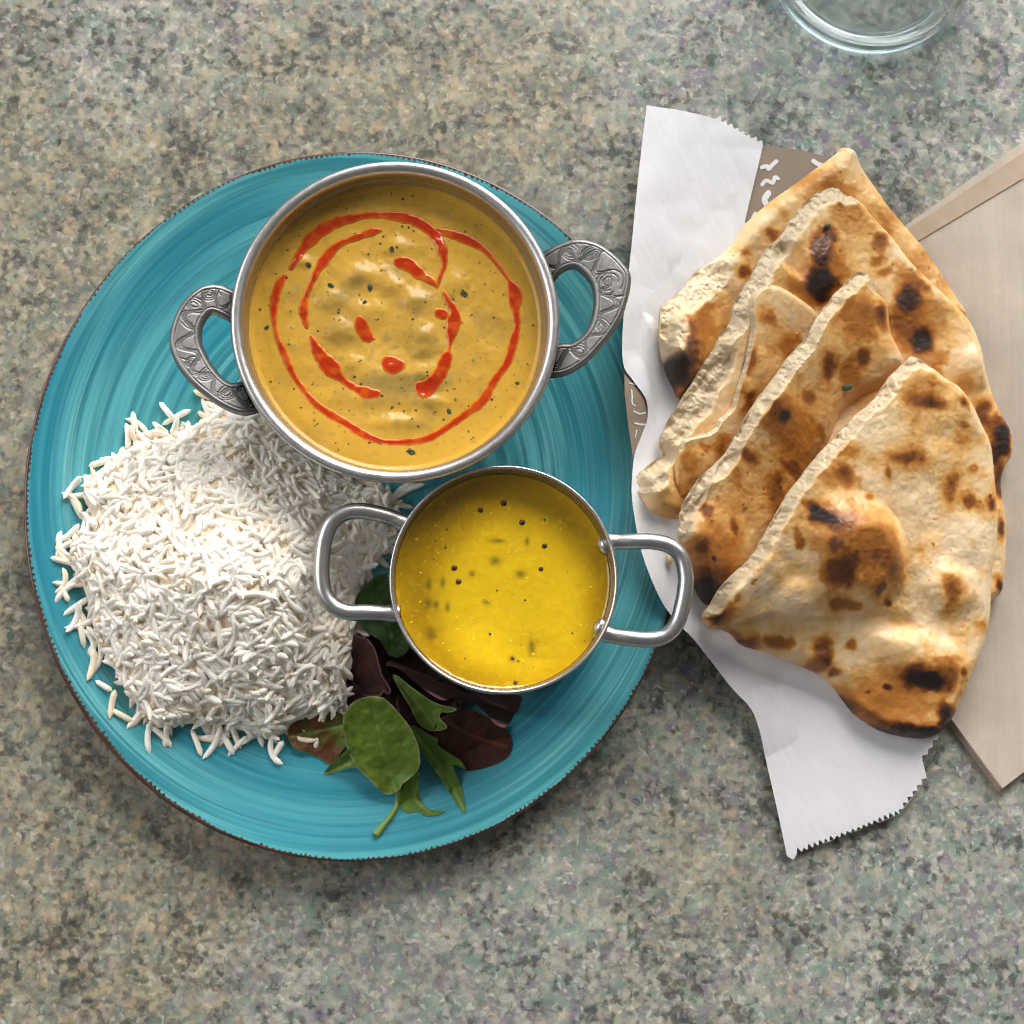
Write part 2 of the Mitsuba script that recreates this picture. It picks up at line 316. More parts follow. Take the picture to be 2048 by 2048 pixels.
ri = z7([(180, 640), (250, 560), (310, 490), (380, 460), (450, 462), (540, 540), (600, 640), (618, 770), (605, 900), (570, 1010), (500, 1105), (400, 1165), (320, 1165), (220, 1180)])
me, col = handle(ro, ri, z7([(375, 300, 19, 15, 40), (575, 340, 22, 13, -25), (740, 600, 24, 28, 60), (690, 1030, 24, 12, 50), (470, 1260, 20, 14, 30)]),
                 z7([(480, 190, 800, 400, 22, 3, 12), (650, 560, 840, 700, 10, 6, 24), (220, 260, 270, 470, 9, 14, -8)]), 0.0490, -0.004, 1)
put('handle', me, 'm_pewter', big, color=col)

CZ = 0.0415
cr_ = np.interp(CZ, bprof[17:23, 1][::-1], bprof[17:23, 0][::-1])
zc = Zm((300, 280, 1300, 1000), 1932)
lumps = [(700, 620, 60, 55, 2.2), (740, 740, 75, 60, 2.6), (830, 520, 90, 50, 2.4), (1020, 620, 60, 45, 3.0), (930, 560, 60, 45, 2.0), (1060, 760, 55, 50, 2.6), (1050, 820, 45, 35, 2.0), (900, 900, 110, 60, 1.8), (1050, 900, 60, 45, 2.2),
         (1000, 700, 60, 60, 1.6), (860, 660, 70, 50, 2.2), (940, 1090, 120, 30, 1.8), (800, 1000, 150, 35, 1.3), (950, 410, 70, 40, 1.4), (1180, 560, 50, 60, 2.0), (640, 520, 40, 50, 1.3), (1120, 420, 30, 60, 1.0), (1090, 1010, 90, 30, 1.4),
         (770, 860, 60, 50, 1.6), (1200, 720, 50, 70, 1.2), (590, 470, 35, 25, 1.2)]
lumps_w = [(W(zc([(a, b)]), CZ)[0, :2], rx * .5176 * .00019, ry * .5176 * .00019, h * MM) for a, b, rx, ry, h in lumps]
def curry_z(x, y):
    z = np.full(x.shape, CZ)
    for c, rx, ry, h in lumps_w:
        q = ((x - c[0]) / rx) ** 2 + ((y - c[1]) / ry) ** 2
        z += 0.75 * h * np.exp(-q * 1.2)
    rr = np.hypot(x - bc[0], y - bc[1])
    calm = sst(cr_, cr_ * 0.6, rr)
    z += (0.0012 * (fb(x, y, 0.009, 1, 3) - 0.5) + 0.0008 * (fb(x, y, 0.0042, 2, 3) - 0.5)) * (0.25 + 0.75 * calm)
    return z + 0.0008 * sst(cr_ - 0.002, cr_, rr)      # clings to the wall
t = np.linspace(0, 2 * np.pi, 300, endpoint=False)
P, F, E, B = sheet(np.c_[bc[0] + (cr_ + .0004) * np.cos(t), bc[1] + (cr_ + .0004) * np.sin(t)], 0.00045)
x, y = P.T
rr = np.hypot(x - bc[0], y - bc[1])
mott = fb(x, y, 0.011, 11); mot2 = fb(x, y, 0.004, 13)
ctr = sst(cr_ * 0.95, cr_ * 0.2, rr)
amt = sst(0.50, 0.68, mott) * (0.25 + 0.75 * ctr)
col = np.array([0.53, 0.295, 0.036]) * (1 - amt[:, None]) + np.array([0.27, 0.175, 0.045]) * amt[:, None]
pale = (sst(0.55, 0.75, mot2) * 0.5 + 0.35 * ctr)[:, None]; fine = (sst(.56, .74, fb(x, y, .0024, 15, 3)) * (.25 + .35 * ctr))[:, None]; col = (col * (1 - fine) + np.array([.24, .17, .055]) * fine) * .95; col = col * (1 - pale * 0.6) + np.array([0.52, 0.34, 0.095]) * pale * 0.6
# chunks are greener
for c, rx, ry, h in lumps_w[:2] + lumps_w[3:4] + lumps_w[5:7]:
    q = np.exp(-((x - c[0]) / rx) ** 2 - ((y - c[1]) / ry) ** 2)[:, None] * 0.55
    col = col * (1 - q) + np.array([0.25, 0.165, 0.04]) * q
V, Fa, I = solid(P, F, E, curry_z(x, y), np.full(len(P), CZ - 0.004), wall=False)
curry = thing('curry', 'thick mustard yellow curry with red oil swirl in the large bowl', 'curry')
put('sauce', (V, Fa), 'm_food', curry, color=col[I])
strokes = [
 [(1108, 565, 16), (1128, 510, 22), (1138, 480, 26), (1130, 425, 40), (1100, 365, 46), (1035, 315, 48), (950, 292, 42), (860, 287, 30), (780, 300, 38), (700, 325, 54), (640, 365, 62), (597, 410, 48), (568, 455, 32), (545, 492, 26)],
 [(520, 522, 18), (497, 560, 40), (480, 620, 40), (478, 690, 25), (490, 760, 22), (520, 830, 34), (550, 900, 30), (590, 960, 24), (635, 1015, 34), (690, 1055, 36), (760, 1095, 38), (820, 1135, 36), (900, 1164, 26), (1000, 1165, 30), (1080, 1150, 32), (1150, 1108, 30), (1220, 1058, 30), (1285, 1005, 48), (1330, 930, 34), (1380, 860, 34), (1405, 780, 40), (1420, 710, 30), (1412, 650, 40), (1410, 595, 70), (1390, 545, 24), (1350, 490, 20), (1300, 430, 25), (1250, 395, 40), (1190, 370, 46), (1130, 352, 30), (1105, 345, 16)],
 [(890, 346, 16), (850, 355, 36), (790, 377, 30), (730, 402, 30), (690, 440, 46), (650, 500, 36), (625, 550, 24), (602, 600, 28), (592, 660, 40), (604, 720, 18)],
 [(622, 760, 18), (650, 820, 50), (690, 870, 74), (740, 922, 36), (790, 957, 34), (840, 978, 50), (875, 980, 44)],
 [(955, 470, 34), (1000, 482, 64), (1040, 515, 50), (1080, 540, 36), (1108, 562, 14)],
 [(1135, 590, 18), (1152, 620, 24), (1178, 665, 40), (1172, 712, 66), (1165, 752, 36), (1156, 810, 14), (1142, 850, 58), (1122, 900, 54), (1090, 940, 62), (1058, 965, 72), (1040, 950, 40)],
 [(1118, 668, 42), (1132, 672, 46)], [(808, 696, 40), (822, 730, 62), (842, 760, 46), (864, 765, 16)], [(925, 862, 70), (940, 872, 82), (960, 870, 60)]]
for st in strokes:
    s = np.array(zc([(a, b) for a, b, _ in st])); w = np.array([q[2] for q in st]) * .5176 / 2 * 1.9e-4 * .86
    c = spline(np.c_[W(s, CZ + .0008)[:, :2], w], 10, False)
    c = resample(c, 0.0004, False)
    wob = 0.6 + 0.8 * fb(c[:, 0], c[:, 1], 0.0018, 21, 3)
    shape = unary_union([Point(q[0], q[1]).buffer(max(0.00022, q[2] * k)) for q, k in zip(c, wob)] + [LineString(c[:, :2]).buffer(0.0002)]).buffer(0.0001)
    geo = shape if shape.geom_type == 'Polygon' else max(shape.geoms, key=lambda g: g.area)
    P, F, E, B = sheet(np.array(geo.exterior.coords)[:-1], 0.00035, [np.array(r.coords)[:-1] for r in geo.interiors])
    d, _ = cKDTree(B).query(P); zz = curry_z(*P.T)
    V, Fa, I = solid(P, F, E, zz + 0.00006 + 0.00032 * np.sqrt(np.clip(1 - (1 - np.clip(d / 0.0016, 0, 1)) ** 2, 0, 1)), zz - 0.0006, wall=False)
    thin = (sst(.0010, .0001, d) * .8 + .35 * sst(.45, .7, fb(P[:, 0], P[:, 1], .003, 23, 3)))[:, None].clip(0, 1)
    oc = np.array([.38, .024, .003]) * (1 - thin) + np.array([.58, .155, .012]) * thin
    put('oil_swirl', (V, Fa), 'm_oil', curry, color=oc[I])
def flakes(n, cz, cx, cy, rad, lo, hi, seed, zf, flat=0.3):
    r = np.random.default_rng(seed); ms = []
    for _ in range(n):
        q = rad * math.sqrt(r.random()); a = r.random() * 6.283
        X, Y = cx + q * math.cos(a), cy + q * math.sin(a)
        s = lo * (hi / lo) ** (r.random() ** 2.2)
        b = blob([X, Y, float(zf(np.array([X]), np.array([Y]))[0]) + s * 0.05], s, s * (0.4 + 0.6 * r.random()), s * flat, 1, r.random() * 6.28)
        b.vertices[:, :2] += (r.random((len(b.vertices), 2)) - .5) * s * 0.5
        ms.append(b)
    return join(ms)
k = put('herb_flecks', flakes(620, CZ, bc[0], bc[1], cr_ * 0.95, 0.00012, 0.0006, 3, curry_z, 0.5), 'm_herb', curry, smooth=False); tag(k, kind='stuff')
for (a, b, s) in [(1212, 595, 22), (1008, 1205, 22), (850, 570, 20), (700, 565, 18), (612, 485, 18), (450, 725, 14), (1155, 1050, 16), (885, 1165, 16), (1420, 940, 12), (830, 630, 14), (935, 425, 16)]:
    c = W(zc([(a, b)]), CZ)[0]; s *= .5176 * 1.9e-4 * .62
    m = blob([c[0], c[1], float(curry_z(c[:1], c[1:2])[0]) + s * .1], s, s * .6, s * .22, 2, a)
    m.vertices += (rng.random(m.vertices.shape) - .5) * s * [.9, .9, .3]
    put('herb_leaf', m, 'm_herb', curry, smooth=False)

# ---------------------------------------------------------------- the small bowl and the dal
SZ = 0.0475
sc = W([(1008.5, 1157.5)], SZ)[0]; SR = np.linalg.norm(W([(1008.5 + 229.5, 1157)], SZ) - W([(1008.5 - 229.5, 1157)], SZ)) / 2
q = SR * 1000
sprof = np.array([(0, 9), (q - 9, 9), (q - 5, 10.5), (q - 2.6, 15), (q - 1.2, 28), (q - 0.5, 42), (q - 0.1, 46.6), (q - 0.15, 47.3), (q - 0.6, 47.6), (q - 1.15, 47.4), (q - 1.4, 46.8), (q - 1.7, 42), (q - 2.4, 28), (q - 3.8, 16), (q - 7, 11), (0, 10.5)]) * MM
cup = thing('small_bowl', 'small straight sided steel bowl with two wire handles holding yellow dal', 'bowl')
put('bowl_body', lathe(spline(sprof, 4, False), 200, c=sc[:2]), 'm_steel_polished', cup)
z3 = Zm((600, 880, 1420, 1420), 1932)
HZ = 0.0405
for pth in ([(1440, 478), (1500, 479), (1580, 479), (1660, 480), (1740, 500), (1795, 550), (1815, 630), (1815, 690), (1800, 780), (1770, 870), (1715, 925), (1640, 940), (1560, 934), (1480, 922), (1410, 900)],
            [(510, 400), (440, 370), (370, 350), (290, 336), (215, 345), (150, 390), (116, 470), (103, 570), (103, 660), (118, 730), (160, 785), (225, 812), (300, 813), (370, 815), (440, 818), (500, 815)]):
    c = W(z3(pth), HZ); c = spline(c, 8, False)
    rr = np.hypot(c[:, 0] - sc[0], c[:, 1] - sc[1]); c[:, 2] += -0.002 * sst(SR * 1.25, SR, rr) + 0.001
    d = rr - SR; r = 0.00305 * (1 + 0.12 * sst(0.004, 0.0, d))
    c = c[rr > SR - 0.0028]; r = r[rr > SR - 0.0028]
    put('handle', tube(c, r, 24), 'm_steel_polished', cup)
DZ = 0.0365; dr_ = SR - 0.0018 - 0.00015
def dal_z(x, y):
    rr = np.hypot(x - sc[0], y - sc[1])
    return DZ + 0.0007 * (fb(x, y, 0.010, 31, 3) - .5) + 0.0004 * (fb(x, y, 0.0026, 32, 3) - .5) + 0.0010 * np.exp(-(dr_ - rr) / 0.0012)
P, F, E, B = sheet(np.c_[sc[0] + dr_ * np.cos(t), sc[1] + dr_ * np.sin(t)], 0.0004)
x, y = P.T
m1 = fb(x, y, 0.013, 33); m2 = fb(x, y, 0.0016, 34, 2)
a = sst(.15, .75, sst(1.05, .35, np.hypot(x - sc[0] - .004, y - sc[1] + .006) / dr_) * .8 + .5 * (m1 - .4))[:, None]; b = sst(0.55, 0.80, m2)[:, None] * .6  # amber at rim and top: thin oil, with rim shade put into the colour
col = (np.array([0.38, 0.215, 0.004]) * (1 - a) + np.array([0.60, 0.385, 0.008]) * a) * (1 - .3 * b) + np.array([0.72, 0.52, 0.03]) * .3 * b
for (px, py, rx, ry) in [(930, 475, 36, 12), (810, 632, 14, 14), (672, 670, 12, 24), (604, 770, 20, 26), (642, 776, 13, 20), (696, 790, 11, 22), (615, 915, 26, 26), (1092, 975, 18, 40), (1040, 632, 26, 20), (1070, 480, 10, 22), (607, 680, 13, 30), (880, 765, 20, 10), (1000, 1032, 16, 14), (920, 570, 26, 22)]:
    c = W(z3([(px, py)]), DZ)[0]; s = .4244 * 1.9e-4
    w = np.exp(-((x - c[0]) / (rx * s)) ** 2 - ((y - c[1]) / (ry * s)) ** 2)[:, None] * .82
    col = col * (1 - w) + np.array([0.13, 0.085, 0.01]) * w       # herbs sunk below the surface
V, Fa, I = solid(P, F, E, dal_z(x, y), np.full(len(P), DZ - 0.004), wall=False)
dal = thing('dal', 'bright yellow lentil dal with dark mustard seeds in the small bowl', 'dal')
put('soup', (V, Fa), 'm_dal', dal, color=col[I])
for (px, py, s) in [(850, 330, 17), (960, 298, 19), (1047, 388, 18), (1152, 500, 16), (727, 603, 18), (747, 668, 17), (895, 915, 8), (1015, 1145, 13), (1002, 1030, 10), (1135, 608, 14)]:
    c = W(z3([(px, py)]), DZ)[0]; s *= .4244 * 1.9e-4 * .8
    put('mustard_seed', blob([c[0], c[1], float(dal_z(c[:1], c[1:2])[0]) - s * .15], s, s * .95, s * .85, 2), 'm_seed', dal)
k = put('lentil_bits', flakes(300, DZ, sc[0], sc[1], dr_ * 0.95, 0.00015, 0.0007, 5, lambda X, Y: dal_z(X, Y) - 0.00012, 0.4), 'm_lentil', dal); tag(k, kind='stuff')
k = put('herb_flecks', flakes(70, DZ, sc[0], sc[1], dr_ * 0.95, 0.0001, 0.0005, 6, dal_z, 0.5), 'm_herb', dal, smooth=False); tag(k, kind='stuff')
for (px, py) in [(1418, 505), (1416, 880)]:
    c = W(z3([(px, py)]), 0.0385)[0]; a = math.atan2(c[1] - sc[1], c[0] - sc[0])
    put('rivet', blob([sc[0] + (SR - 0.0022) * math.cos(a), sc[1] + (SR - 0.0022) * math.sin(a), 0.0385], 0.0024, 0.0036, 0.0036, 3, a), 'm_steel_polished', cup)

# ---------------------------------------------------------------- rice
z2 = Zm((100, 780, 900, 1720), 1644)
ro_ = z2([(330, 230), (420, 200), (540, 170), (640, 120), (720, 70), (860, 70), (1050, 240), (1250, 380), (1400, 430), (1395, 600), (1330, 720), (1270, 860), (1275, 960), (1240, 1080), (1230, 1210), (1170, 1330), (1040, 1350), (940, 1420), (800, 1390), (640, 1370), (480, 1370), (370, 1290), (280, 1150), (200, 1010), (170, 880), (130, 760), (110, 640), (170, 520), (160, 430), (250, 320)])
RO = spline(W(ro_, 0.008)[:, :2], 6)
rp = Polygon(RO).buffer(0)
RB = resample(np.array(rp.exterior.coords)[:-1], 0.001); rtree = cKDTree(RB)
pk = [(W([p], 0.03)[0, :2], r * .4866 * 1.9e-4, h) for p, r, h in ((z2([(760, 700)])[0], 330, .010), (z2([(1000, 800)])[0], 260, .005), (z2([(520, 760)])[0], 240, .004), (z2([(800, 1000)])[0], 260, .005))]
def rice_h(x, y, inside):
    d = rtree.query(np.c_[x, y])[0] * np.where(inside, 1, -1)
    h = 0.019 * np.sqrt(np.clip(1 - (1 - np.clip(d / 0.040, 0, 1)) ** 2, 0, 1))
    for c, r, q in pk: h = h + q * np.exp(-((x - c[0]) ** 2 + (y - c[1]) ** 2) / r**2) * sst(0, .02, d)
    # a scooped ledge behind the heap
    h = h + 0.009 * (fb(x, y, 0.028, 41, 2) - .5) * sst(0, .01, d)
    return h
P, F, E, B = sheet(RO, 0.002)
h = rice_h(P[:, 0], P[:, 1], np.ones(len(P), bool)); pz = plate_z(*P.T)
rice = thing('rice_heap', 'heap of steamed long grain white rice on the turquoise plate', 'rice')
V, Fa, I = solid(P, F, E, pz + np.maximum(h - 0.0007, 0.0004), pz + 0.0002, wall=False)
k = put('packed_grains', (V, Fa), 'm_rice_2', rice); tag(k, kind='stuff')
def grain(L, R, bend, n=8, m=8):
    s = np.linspace(-1, 1, m + 1); a = bend * s
    c = np.stack([L / 2 * (np.sin(a) / max(bend, .01) if bend > .02 else s), L / 2 * (1 - np.cos(a)) / max(bend, .3), 0 * s], 1)
    rad = R * np.clip(1 - np.abs(s) ** 5.0, 0.03, 1) ** .5 * (1 + .1 * s)
    return tube(c, rad, n)
GV = [grain(0.0118, 0.00116, .15), grain(0.0134, 0.00110, .45), grain(0.0108, 0.00118, .35), grain(0.0140, 0.00106, .65), grain(0.0080, 0.00114, .1), grain(0.0126, 0.00112, .95)]
gplys = [[mikit.ply(g_, f'm_rice_{j}', smooth=True) for j in range(3)] for g_ in GV]
gr = np.random.default_rng(12)
def grain_frame(X, Y, Z, nx, ny, a, tilt, roll, sc_):
    n = np.array([-nx, -ny, 1.0]); n /= np.linalg.norm(n)
    d = np.array([math.cos(a), math.sin(a), 0]); d -= n * (d @ n); d /= np.linalg.norm(d)
    d = d * math.cos(tilt) + n * math.sin(tilt); s = np.cross(n, d); s /= np.linalg.norm(s); u_ = np.cross(d, s)
    s2, u2 = s * math.cos(roll) + u_ * math.sin(roll), -s * math.sin(roll) + u_ * math.cos(roll)
    M = np.eye(4); M[:3, 0], M[:3, 1], M[:3, 2], M[:3, 3] = d * sc_, s2 * sc_, u2 * sc_, (X, Y, Z); return M
x0, y0, x1, y1 = rp.bounds
cand = []
while len(cand) < 2500:
    X, Y = x0 - .006 + gr.random() * (x1 - x0 + .012), y0 - .006 + gr.random() * (y1 - y0 + .012)
    ins = rp.contains(Point(X, Y)); dd = rtree.query([X, Y])[0]
    if not ins and (dd > .0075 or gr.random() > .12): continue
    cand.append((X, Y, ins, dd))
X = np.array([c[0] for c in cand]); Y = np.array([c[1] for c in cand]); ins = np.array([c[2] for c in cand])
e = .002
hh = rice_h(X, Y, ins); hx = (rice_h(X + e, Y, ins) - hh) / e; hy = (rice_h(X, Y + e, ins) - hh) / e
pz = plate_z(X, Y)
frames, depth = [], []
for i in range(len(X)):
    j = gr.random(); off = (-0.0014 + 0.0026 * j) if ins[i] else 0.0
    z = pz[i] + max(hh[i] + off, 0.0011)
    tl = gr.normal() * (.15 if ins[i] and hh[i] > .004 else .05)
    g = int(gr.integers(6)); mt = 0 if j > .55 else (1 if j > .22 else 2)
    frames.append((grain_frame(X[i], Y[i], z, np.clip(hx[i], -1.2, 1.2), np.clip(hy[i], -1.2, 1.2), gr.random() * 6.283, tl, gr.random() * 6.283, .9 + .25 * gr.random()), g, mt)); depth.append(off + (.004 if not ins[i] else 0) + hh[i] * .02)
# a few grains that lie off the heap, and the lone one above it
for (a_, b_, ang) in [(475, 80, -50), (345, 130, -80), (320, 190, -85), (400, 180, 15), (455, 190, -70), (150, 435, 5), (80, 640, 30), (90, 600, 40), (150, 965, 20), (460, 1410, -40), (725, 1440, -60), (910, 1490, -70), (935, 1480, 60), (370, 1340, 50), (440, 1345, -40), (265, 280, 12), (330, 260, 20), (215, 1110, 75), (1290, 735, 15), (1285, 985, -10)]:
    p = W(z2([(a_, b_)]), .009)[0]; z = plate_z(p[:1], p[1:2])[0]
    up = .0011 if b_ < 700 or b_ > 900 or a_ < 200 else .008
    frames.append((grain_frame(p[0], p[1], z + up + .0004, 0, 0, math.radians(ang), 0.03, gr.random() * 6.28, 1.05), int(gr.integers(6)), 0)); depth.append(1)
order = np.argsort(depth)[::-1]
for i in order[:300]:
    M, g, mt = frames[i]; key = f'{rice}__grain'
    nn = sum(1 for _ in ()) ; j = list(order[:300]).index(i); key += f'_{j:03d}' if j else ''
    scene[key] = {**gplys[g][mt], 'to_world': T(M.tolist())}
for mt in range(3):
    ms = [trimesh.Trimesh(GV[frames[i][1]].vertices @ frames[i][0][:3, :3].T + frames[i][0][:3, 3], GV[frames[i][1]].faces, process=False) for i in order[300:] if frames[i][2] == mt]
    k = put(['loose_grains', 'warm_shade_grains', 'inner_grains'][mt], join(ms), f'm_rice_{mt}', rice); tag(k, kind='stuff')

# ---------------------------------------------------------------- salad leaves
z4 = Zm((560, 1160, 1120, 1720), 1932)
def leaf(label, pts, zc_, base, tip, col, vein=(0.20, 0.30, 0.09), rib=None, curl=0.003, seed=0, edge=None, smoothn=6, stem=None, blotch=None, noise=0.0025):
    """pts: outline; zc_: heights (mm) at control points [(x, y, mm)]; rib: midrib line"""
    cz = np.array([q[2] for q in zc_]) * MM; cp = W(z4([q[:2] for q in zc_]), cz)
    A = np.c_[cp[:, :2], np.ones(len(cp))]
    co = np.linalg.lstsq(A, cz, rcond=None)[0]
    zf = lambda Q: Q @ co[:2] + co[2]
    o = W(z4(pts), cz.mean())[:, :2]
    for _ in range(3): o = W(z4(pts), np.maximum(zf(o), .006))[:, :2]
    o = spline(o, smoothn) if smoothn else o
    o = resample(o, .0006); ctr_ = o.mean(0); o = ctr_ + (o - ctr_) * (1 + .10 * (fb(o[:, 0], o[:, 1], .007, seed + 40, 3) - .5))[:, None]
    P, F, E, B = sheet(o, 0.0005)
    x, y = P.T; d, _ = cKDTree(B).query(P)
    z = zf(P) + noise * (fb(x, y, .008, seed, 3) - .5) * 2 + 0.0011 * (fb(x, y, .0028, seed + 3, 2) - .5)
    z += curl * (sst(.005, 0, d) * (fb(x, y, .012, seed + 5, 2) * 2 - .6))
    r = W(z4(rib), zc_[0][2] * MM)[:, :2] if rib else o[:2]
    r = spline(r, 8, False) if rib else r
    L = np.linalg.norm(r[-1] - r[0]); ax = (r[-1] - r[0]) / max(L, 1e-6); nrm = np.array([-ax[1], ax[0]])
    dr_ib = seg_dist(P, r)
    vv = np.exp(-(dr_ib / .0006) ** 2)
    s = (P - r[0]) @ ax; c = np.abs((P - r[0]) @ nrm)
    w = np.abs(((s - c * .8 + .0015 * fb(x, y, .006, seed + 7)) / .0055) % 1 - .5) * 2
    side = sst(.86, 1.0, w) * .5 * sst(.0, .003, c)
    z -= .0005 * vv + .0003 * side
    z = np.maximum(z, plate_z(x, y) + .0006)
    k = (.72 + .56 * fb(x, y, .006, seed + 9))[:, None]
    cc = np.array(col) * k * (.8 + .4 * fb(x, y, .0018, seed + 11, 2))[:, None]
    if blotch is not None:
        bb = sst(.45, .62, fb(x, y, .010, seed + 15))[:, None]; cc = cc * (1 - bb) + np.array(blotch) * k * bb
    m = np.clip(vv + side * .6, 0, 1)[:, None] * .55; cc = cc * (1 - m) + np.array(vein) * m
    if edge is not None:
        w = sst(.0007, 0.0001, d)[:, None] * .7; cc = cc * (1 - w) + np.array(edge) * w
    V, Fa, I = solid(P, F, E, z, z - .00022)
    key = thing('salad_leaf', label, 'leaf', 'salad leaves beside the small bowl')
    put('blade', (V, Fa), 'm_leaf', key, color=cc[I])
    if stem:
        sz = np.array([q[2] for q in stem]) * MM; sp = W(z4([q[:2] for q in stem]), sz)
        for _ in range(3): sz = np.maximum(sz, plate_z(sp[:, 0], sp[:, 1]) + .0012); sp = W(z4([q[:2] for q in stem]), sz)
        w = np.array([q[3] for q in stem]) * .29 * 1.95e-4 / 2
        cs = spline(np.c_[sp, w], 8, False); put('stem', tube(cs[:, :3], cs[:, 3], 10), 'm_stem', key)
    return key
scene['m_stem'] = P_((0.17, 0.24, 0.055), .4, .45)
GR, DG, RED, BR_ = (0.09, 0.145, 0.016), (0.035, 0.085, 0.012), (0.032, 0.010, 0.009), (0.050, 0.017, 0.009)
leaf('dark maroon lettuce leaf lying flat under the other salad leaves below the small bowl', [(430, 420), (640, 380), (840, 440), (1100, 640), (1300, 780), (1250, 900), (1120, 1120), (900, 1120), (700, 1000), (480, 980), (430, 700)],
     [(600, 500, 8), (1200, 850, 8), (800, 1000, 8)], 0, 0, (0.026, 0.008, 0.007), vein=(.05, .015, .012), rib=[(800, 420), (800, 1100)], seed=1, noise=.001)
leaf('dark green leaf pieces between the rice and the small bowl', [(520, 140), (600, 30), (720, -40), (800, 60), (800, 250), (900, 420), (850, 520), (760, 520), (690, 420), (600, 360), (540, 260)],
     [(600, 100, 14), (800, 250, 15), (700, 420, 12)], 0, 0, (0.022, 0.055, 0.008), vein=(.05, .09, .02), rib=[(770, 500), (740, 290), (660, 100)], seed=2, noise=.002)
leaf('mottled green and brown leaf edge sticking out under the rice', [(50, 1050), (90, 980), (180, 930), (300, 910), (430, 920), (480, 1010), (470, 1110), (420, 1190), (350, 1265), (250, 1215), (120, 1165), (65, 1110)],
     [(100, 1050, 9), (400, 1000, 10), (350, 1200, 7)], 0, 0, (0.10, 0.036, 0.014), rib=[(440, 1000), (80, 1080)], seed=3, blotch=(0.09, 0.12, 0.015), edge=(.12, .15, .03))
leaf('dark maroon curled leaf standing against the right side of the rice', [(500, 400), (560, 395), (610, 410), (660, 490), (688, 590), (710, 660), (768, 760), (745, 795), (715, 770), (690, 800), (560, 790), (490, 740)],
     [(520, 500, 12), (690, 620, 21), (700, 780, 18)], 0, 0, RED, rib=[(600, 410), (640, 600), (740, 790)], seed=4, edge=(.16, .11, .09), vein=(.05, .015, .012))
leaf('purple brown lettuce leaf tucked under the lower left of the small bowl', [(735, 590), (770, 530), (870, 470), (960, 520), (1090, 640), (1250, 740), (1450, 790), (1650, 800), (1620, 910), (1560, 1010), (1480, 990), (1380, 880), (1240, 800), (1130, 830), (1010, 770), (880, 660), (790, 600)],
     [(760, 570, 17), (1300, 800, 13), (1550, 900, 9)], 0, 0, (0.060, 0.028, 0.025), rib=[(740, 585), (960, 640), (1300, 790), (1560, 880)], seed=5, vein=(.17, .10, .09))
leaf('large rust brown lettuce leaf at the right of the salad', [(1060, 1060), (1100, 960), (1200, 910), (1330, 905), (1440, 950), (1530, 1010), (1585, 1090), (1580, 1190), (1510, 1250), (1400, 1295), (1290, 1310), (1220, 1270), (1150, 1180), (1080, 1120)],
     [(1150, 1000, 15), (1550, 1100, 9), (1300, 1280, 8)], 0, 0, BR_, rib=[(1100, 940), (1290, 1060), (1560, 1150)], seed=6, vein=(.17, .07, .03))
leaf('pale green torn leaf pointing up below the small bowl rim', [(778, 668), (800, 655), (850, 690), (910, 740), (980, 790), (1080, 850), (1220, 888), (1170, 915), (1110, 915), (1108, 960), (1150, 1000), (1140, 1030), (1040, 1040), (970, 1000), (930, 950), (900, 880), (850, 800)],
     [(790, 670, 22), (1150, 900, 19), (1050, 1030, 15)], 0, 0, (0.115, 0.19, 0.026), rib=[(785, 665), (920, 830), (1080, 1030)], seed=7, edge=(.33, .36, .16), smoothn=4, vein=(.27, .35, .12))
leaf('narrow serrated green leaf pointing down to the right on the plate', [(900, 1000), (960, 1020), (1040, 1070), (1092, 1098), (1085, 1135), (1130, 1170), (1200, 1215), (1250, 1250), (1278, 1305), (1195, 1272), (1215, 1340), (1255, 1450), (1275, 1605), (1200, 1510), (1120, 1390), (1050, 1290), (990, 1200), (940, 1120)],
     [(920, 1030, 19), (1200, 1250, 13), (1270, 1590, 7.5)], 0, 0, (0.085, 0.165, 0.022), rib=[(900, 1010), (1010, 1160), (1130, 1330), (1270, 1590)], seed=8, smoothn=3, vein=(.24, .33, .10))
leaf('curled thin green leaf with an upturned tip at the lower end of the salad', [(830, 1430), (900, 1360), (960, 1320), (955, 1430), (980, 1530), (1040, 1580), (1140, 1588), (1030, 1622), (950, 1590), (890, 1600), (835, 1560)],
     [(880, 1400, 13), (900, 1580, 9), (1100, 1595, 8)], 0, 0, (0.08, 0.15, 0.02), rib=[(930, 1340), (930, 1500), (1030, 1600)], seed=9, smoothn=4)
leaf('small pointed olive green leaf poking out left of the round leaf', [(298, 1340), (350, 1275), (420, 1210), (480, 1165), (560, 1190), (600, 1270), (540, 1290), (450, 1300), (370, 1330)],
     [(300, 1340, 9), (500, 1180, 15), (560, 1280, 12)], 0, 0, (0.12, 0.175, 0.025), rib=[(305, 1338), (560, 1220)], seed=10, smoothn=4)
leaf('large rounded green spinach leaf with a stem at the front of the salad', [(440, 950), (455, 905), (500, 850), (570, 812), (640, 800), (700, 808), (750, 842), (810, 900), (870, 970), (915, 1040), (950, 1130), (965, 1210), (962, 1290), (920, 1350), (870, 1395), (845, 1412), (830, 1440), (790, 1462), (740, 1475), (690, 1450), (640, 1400), (585, 1345), (530, 1280), (480, 1190), (450, 1090)],
     [(640, 810, 27), (450, 1000, 21), (950, 1200, 22), (780, 1460, 14)], 0, 0, GR, rib=[(800, 1455), (740, 1300), (690, 1130), (640, 880)], seed=11, edge=(.30, .25, .14), curl=.004, vein=(.13, .22, .05),
     stem=[(810, 1440, 15, 50), (812, 1520, 12, 34), (790, 1590, 10, 34), (740, 1660, 8.5, 38), (690, 1720, 8.2, 48), (660, 1762, 8.2, 50)])

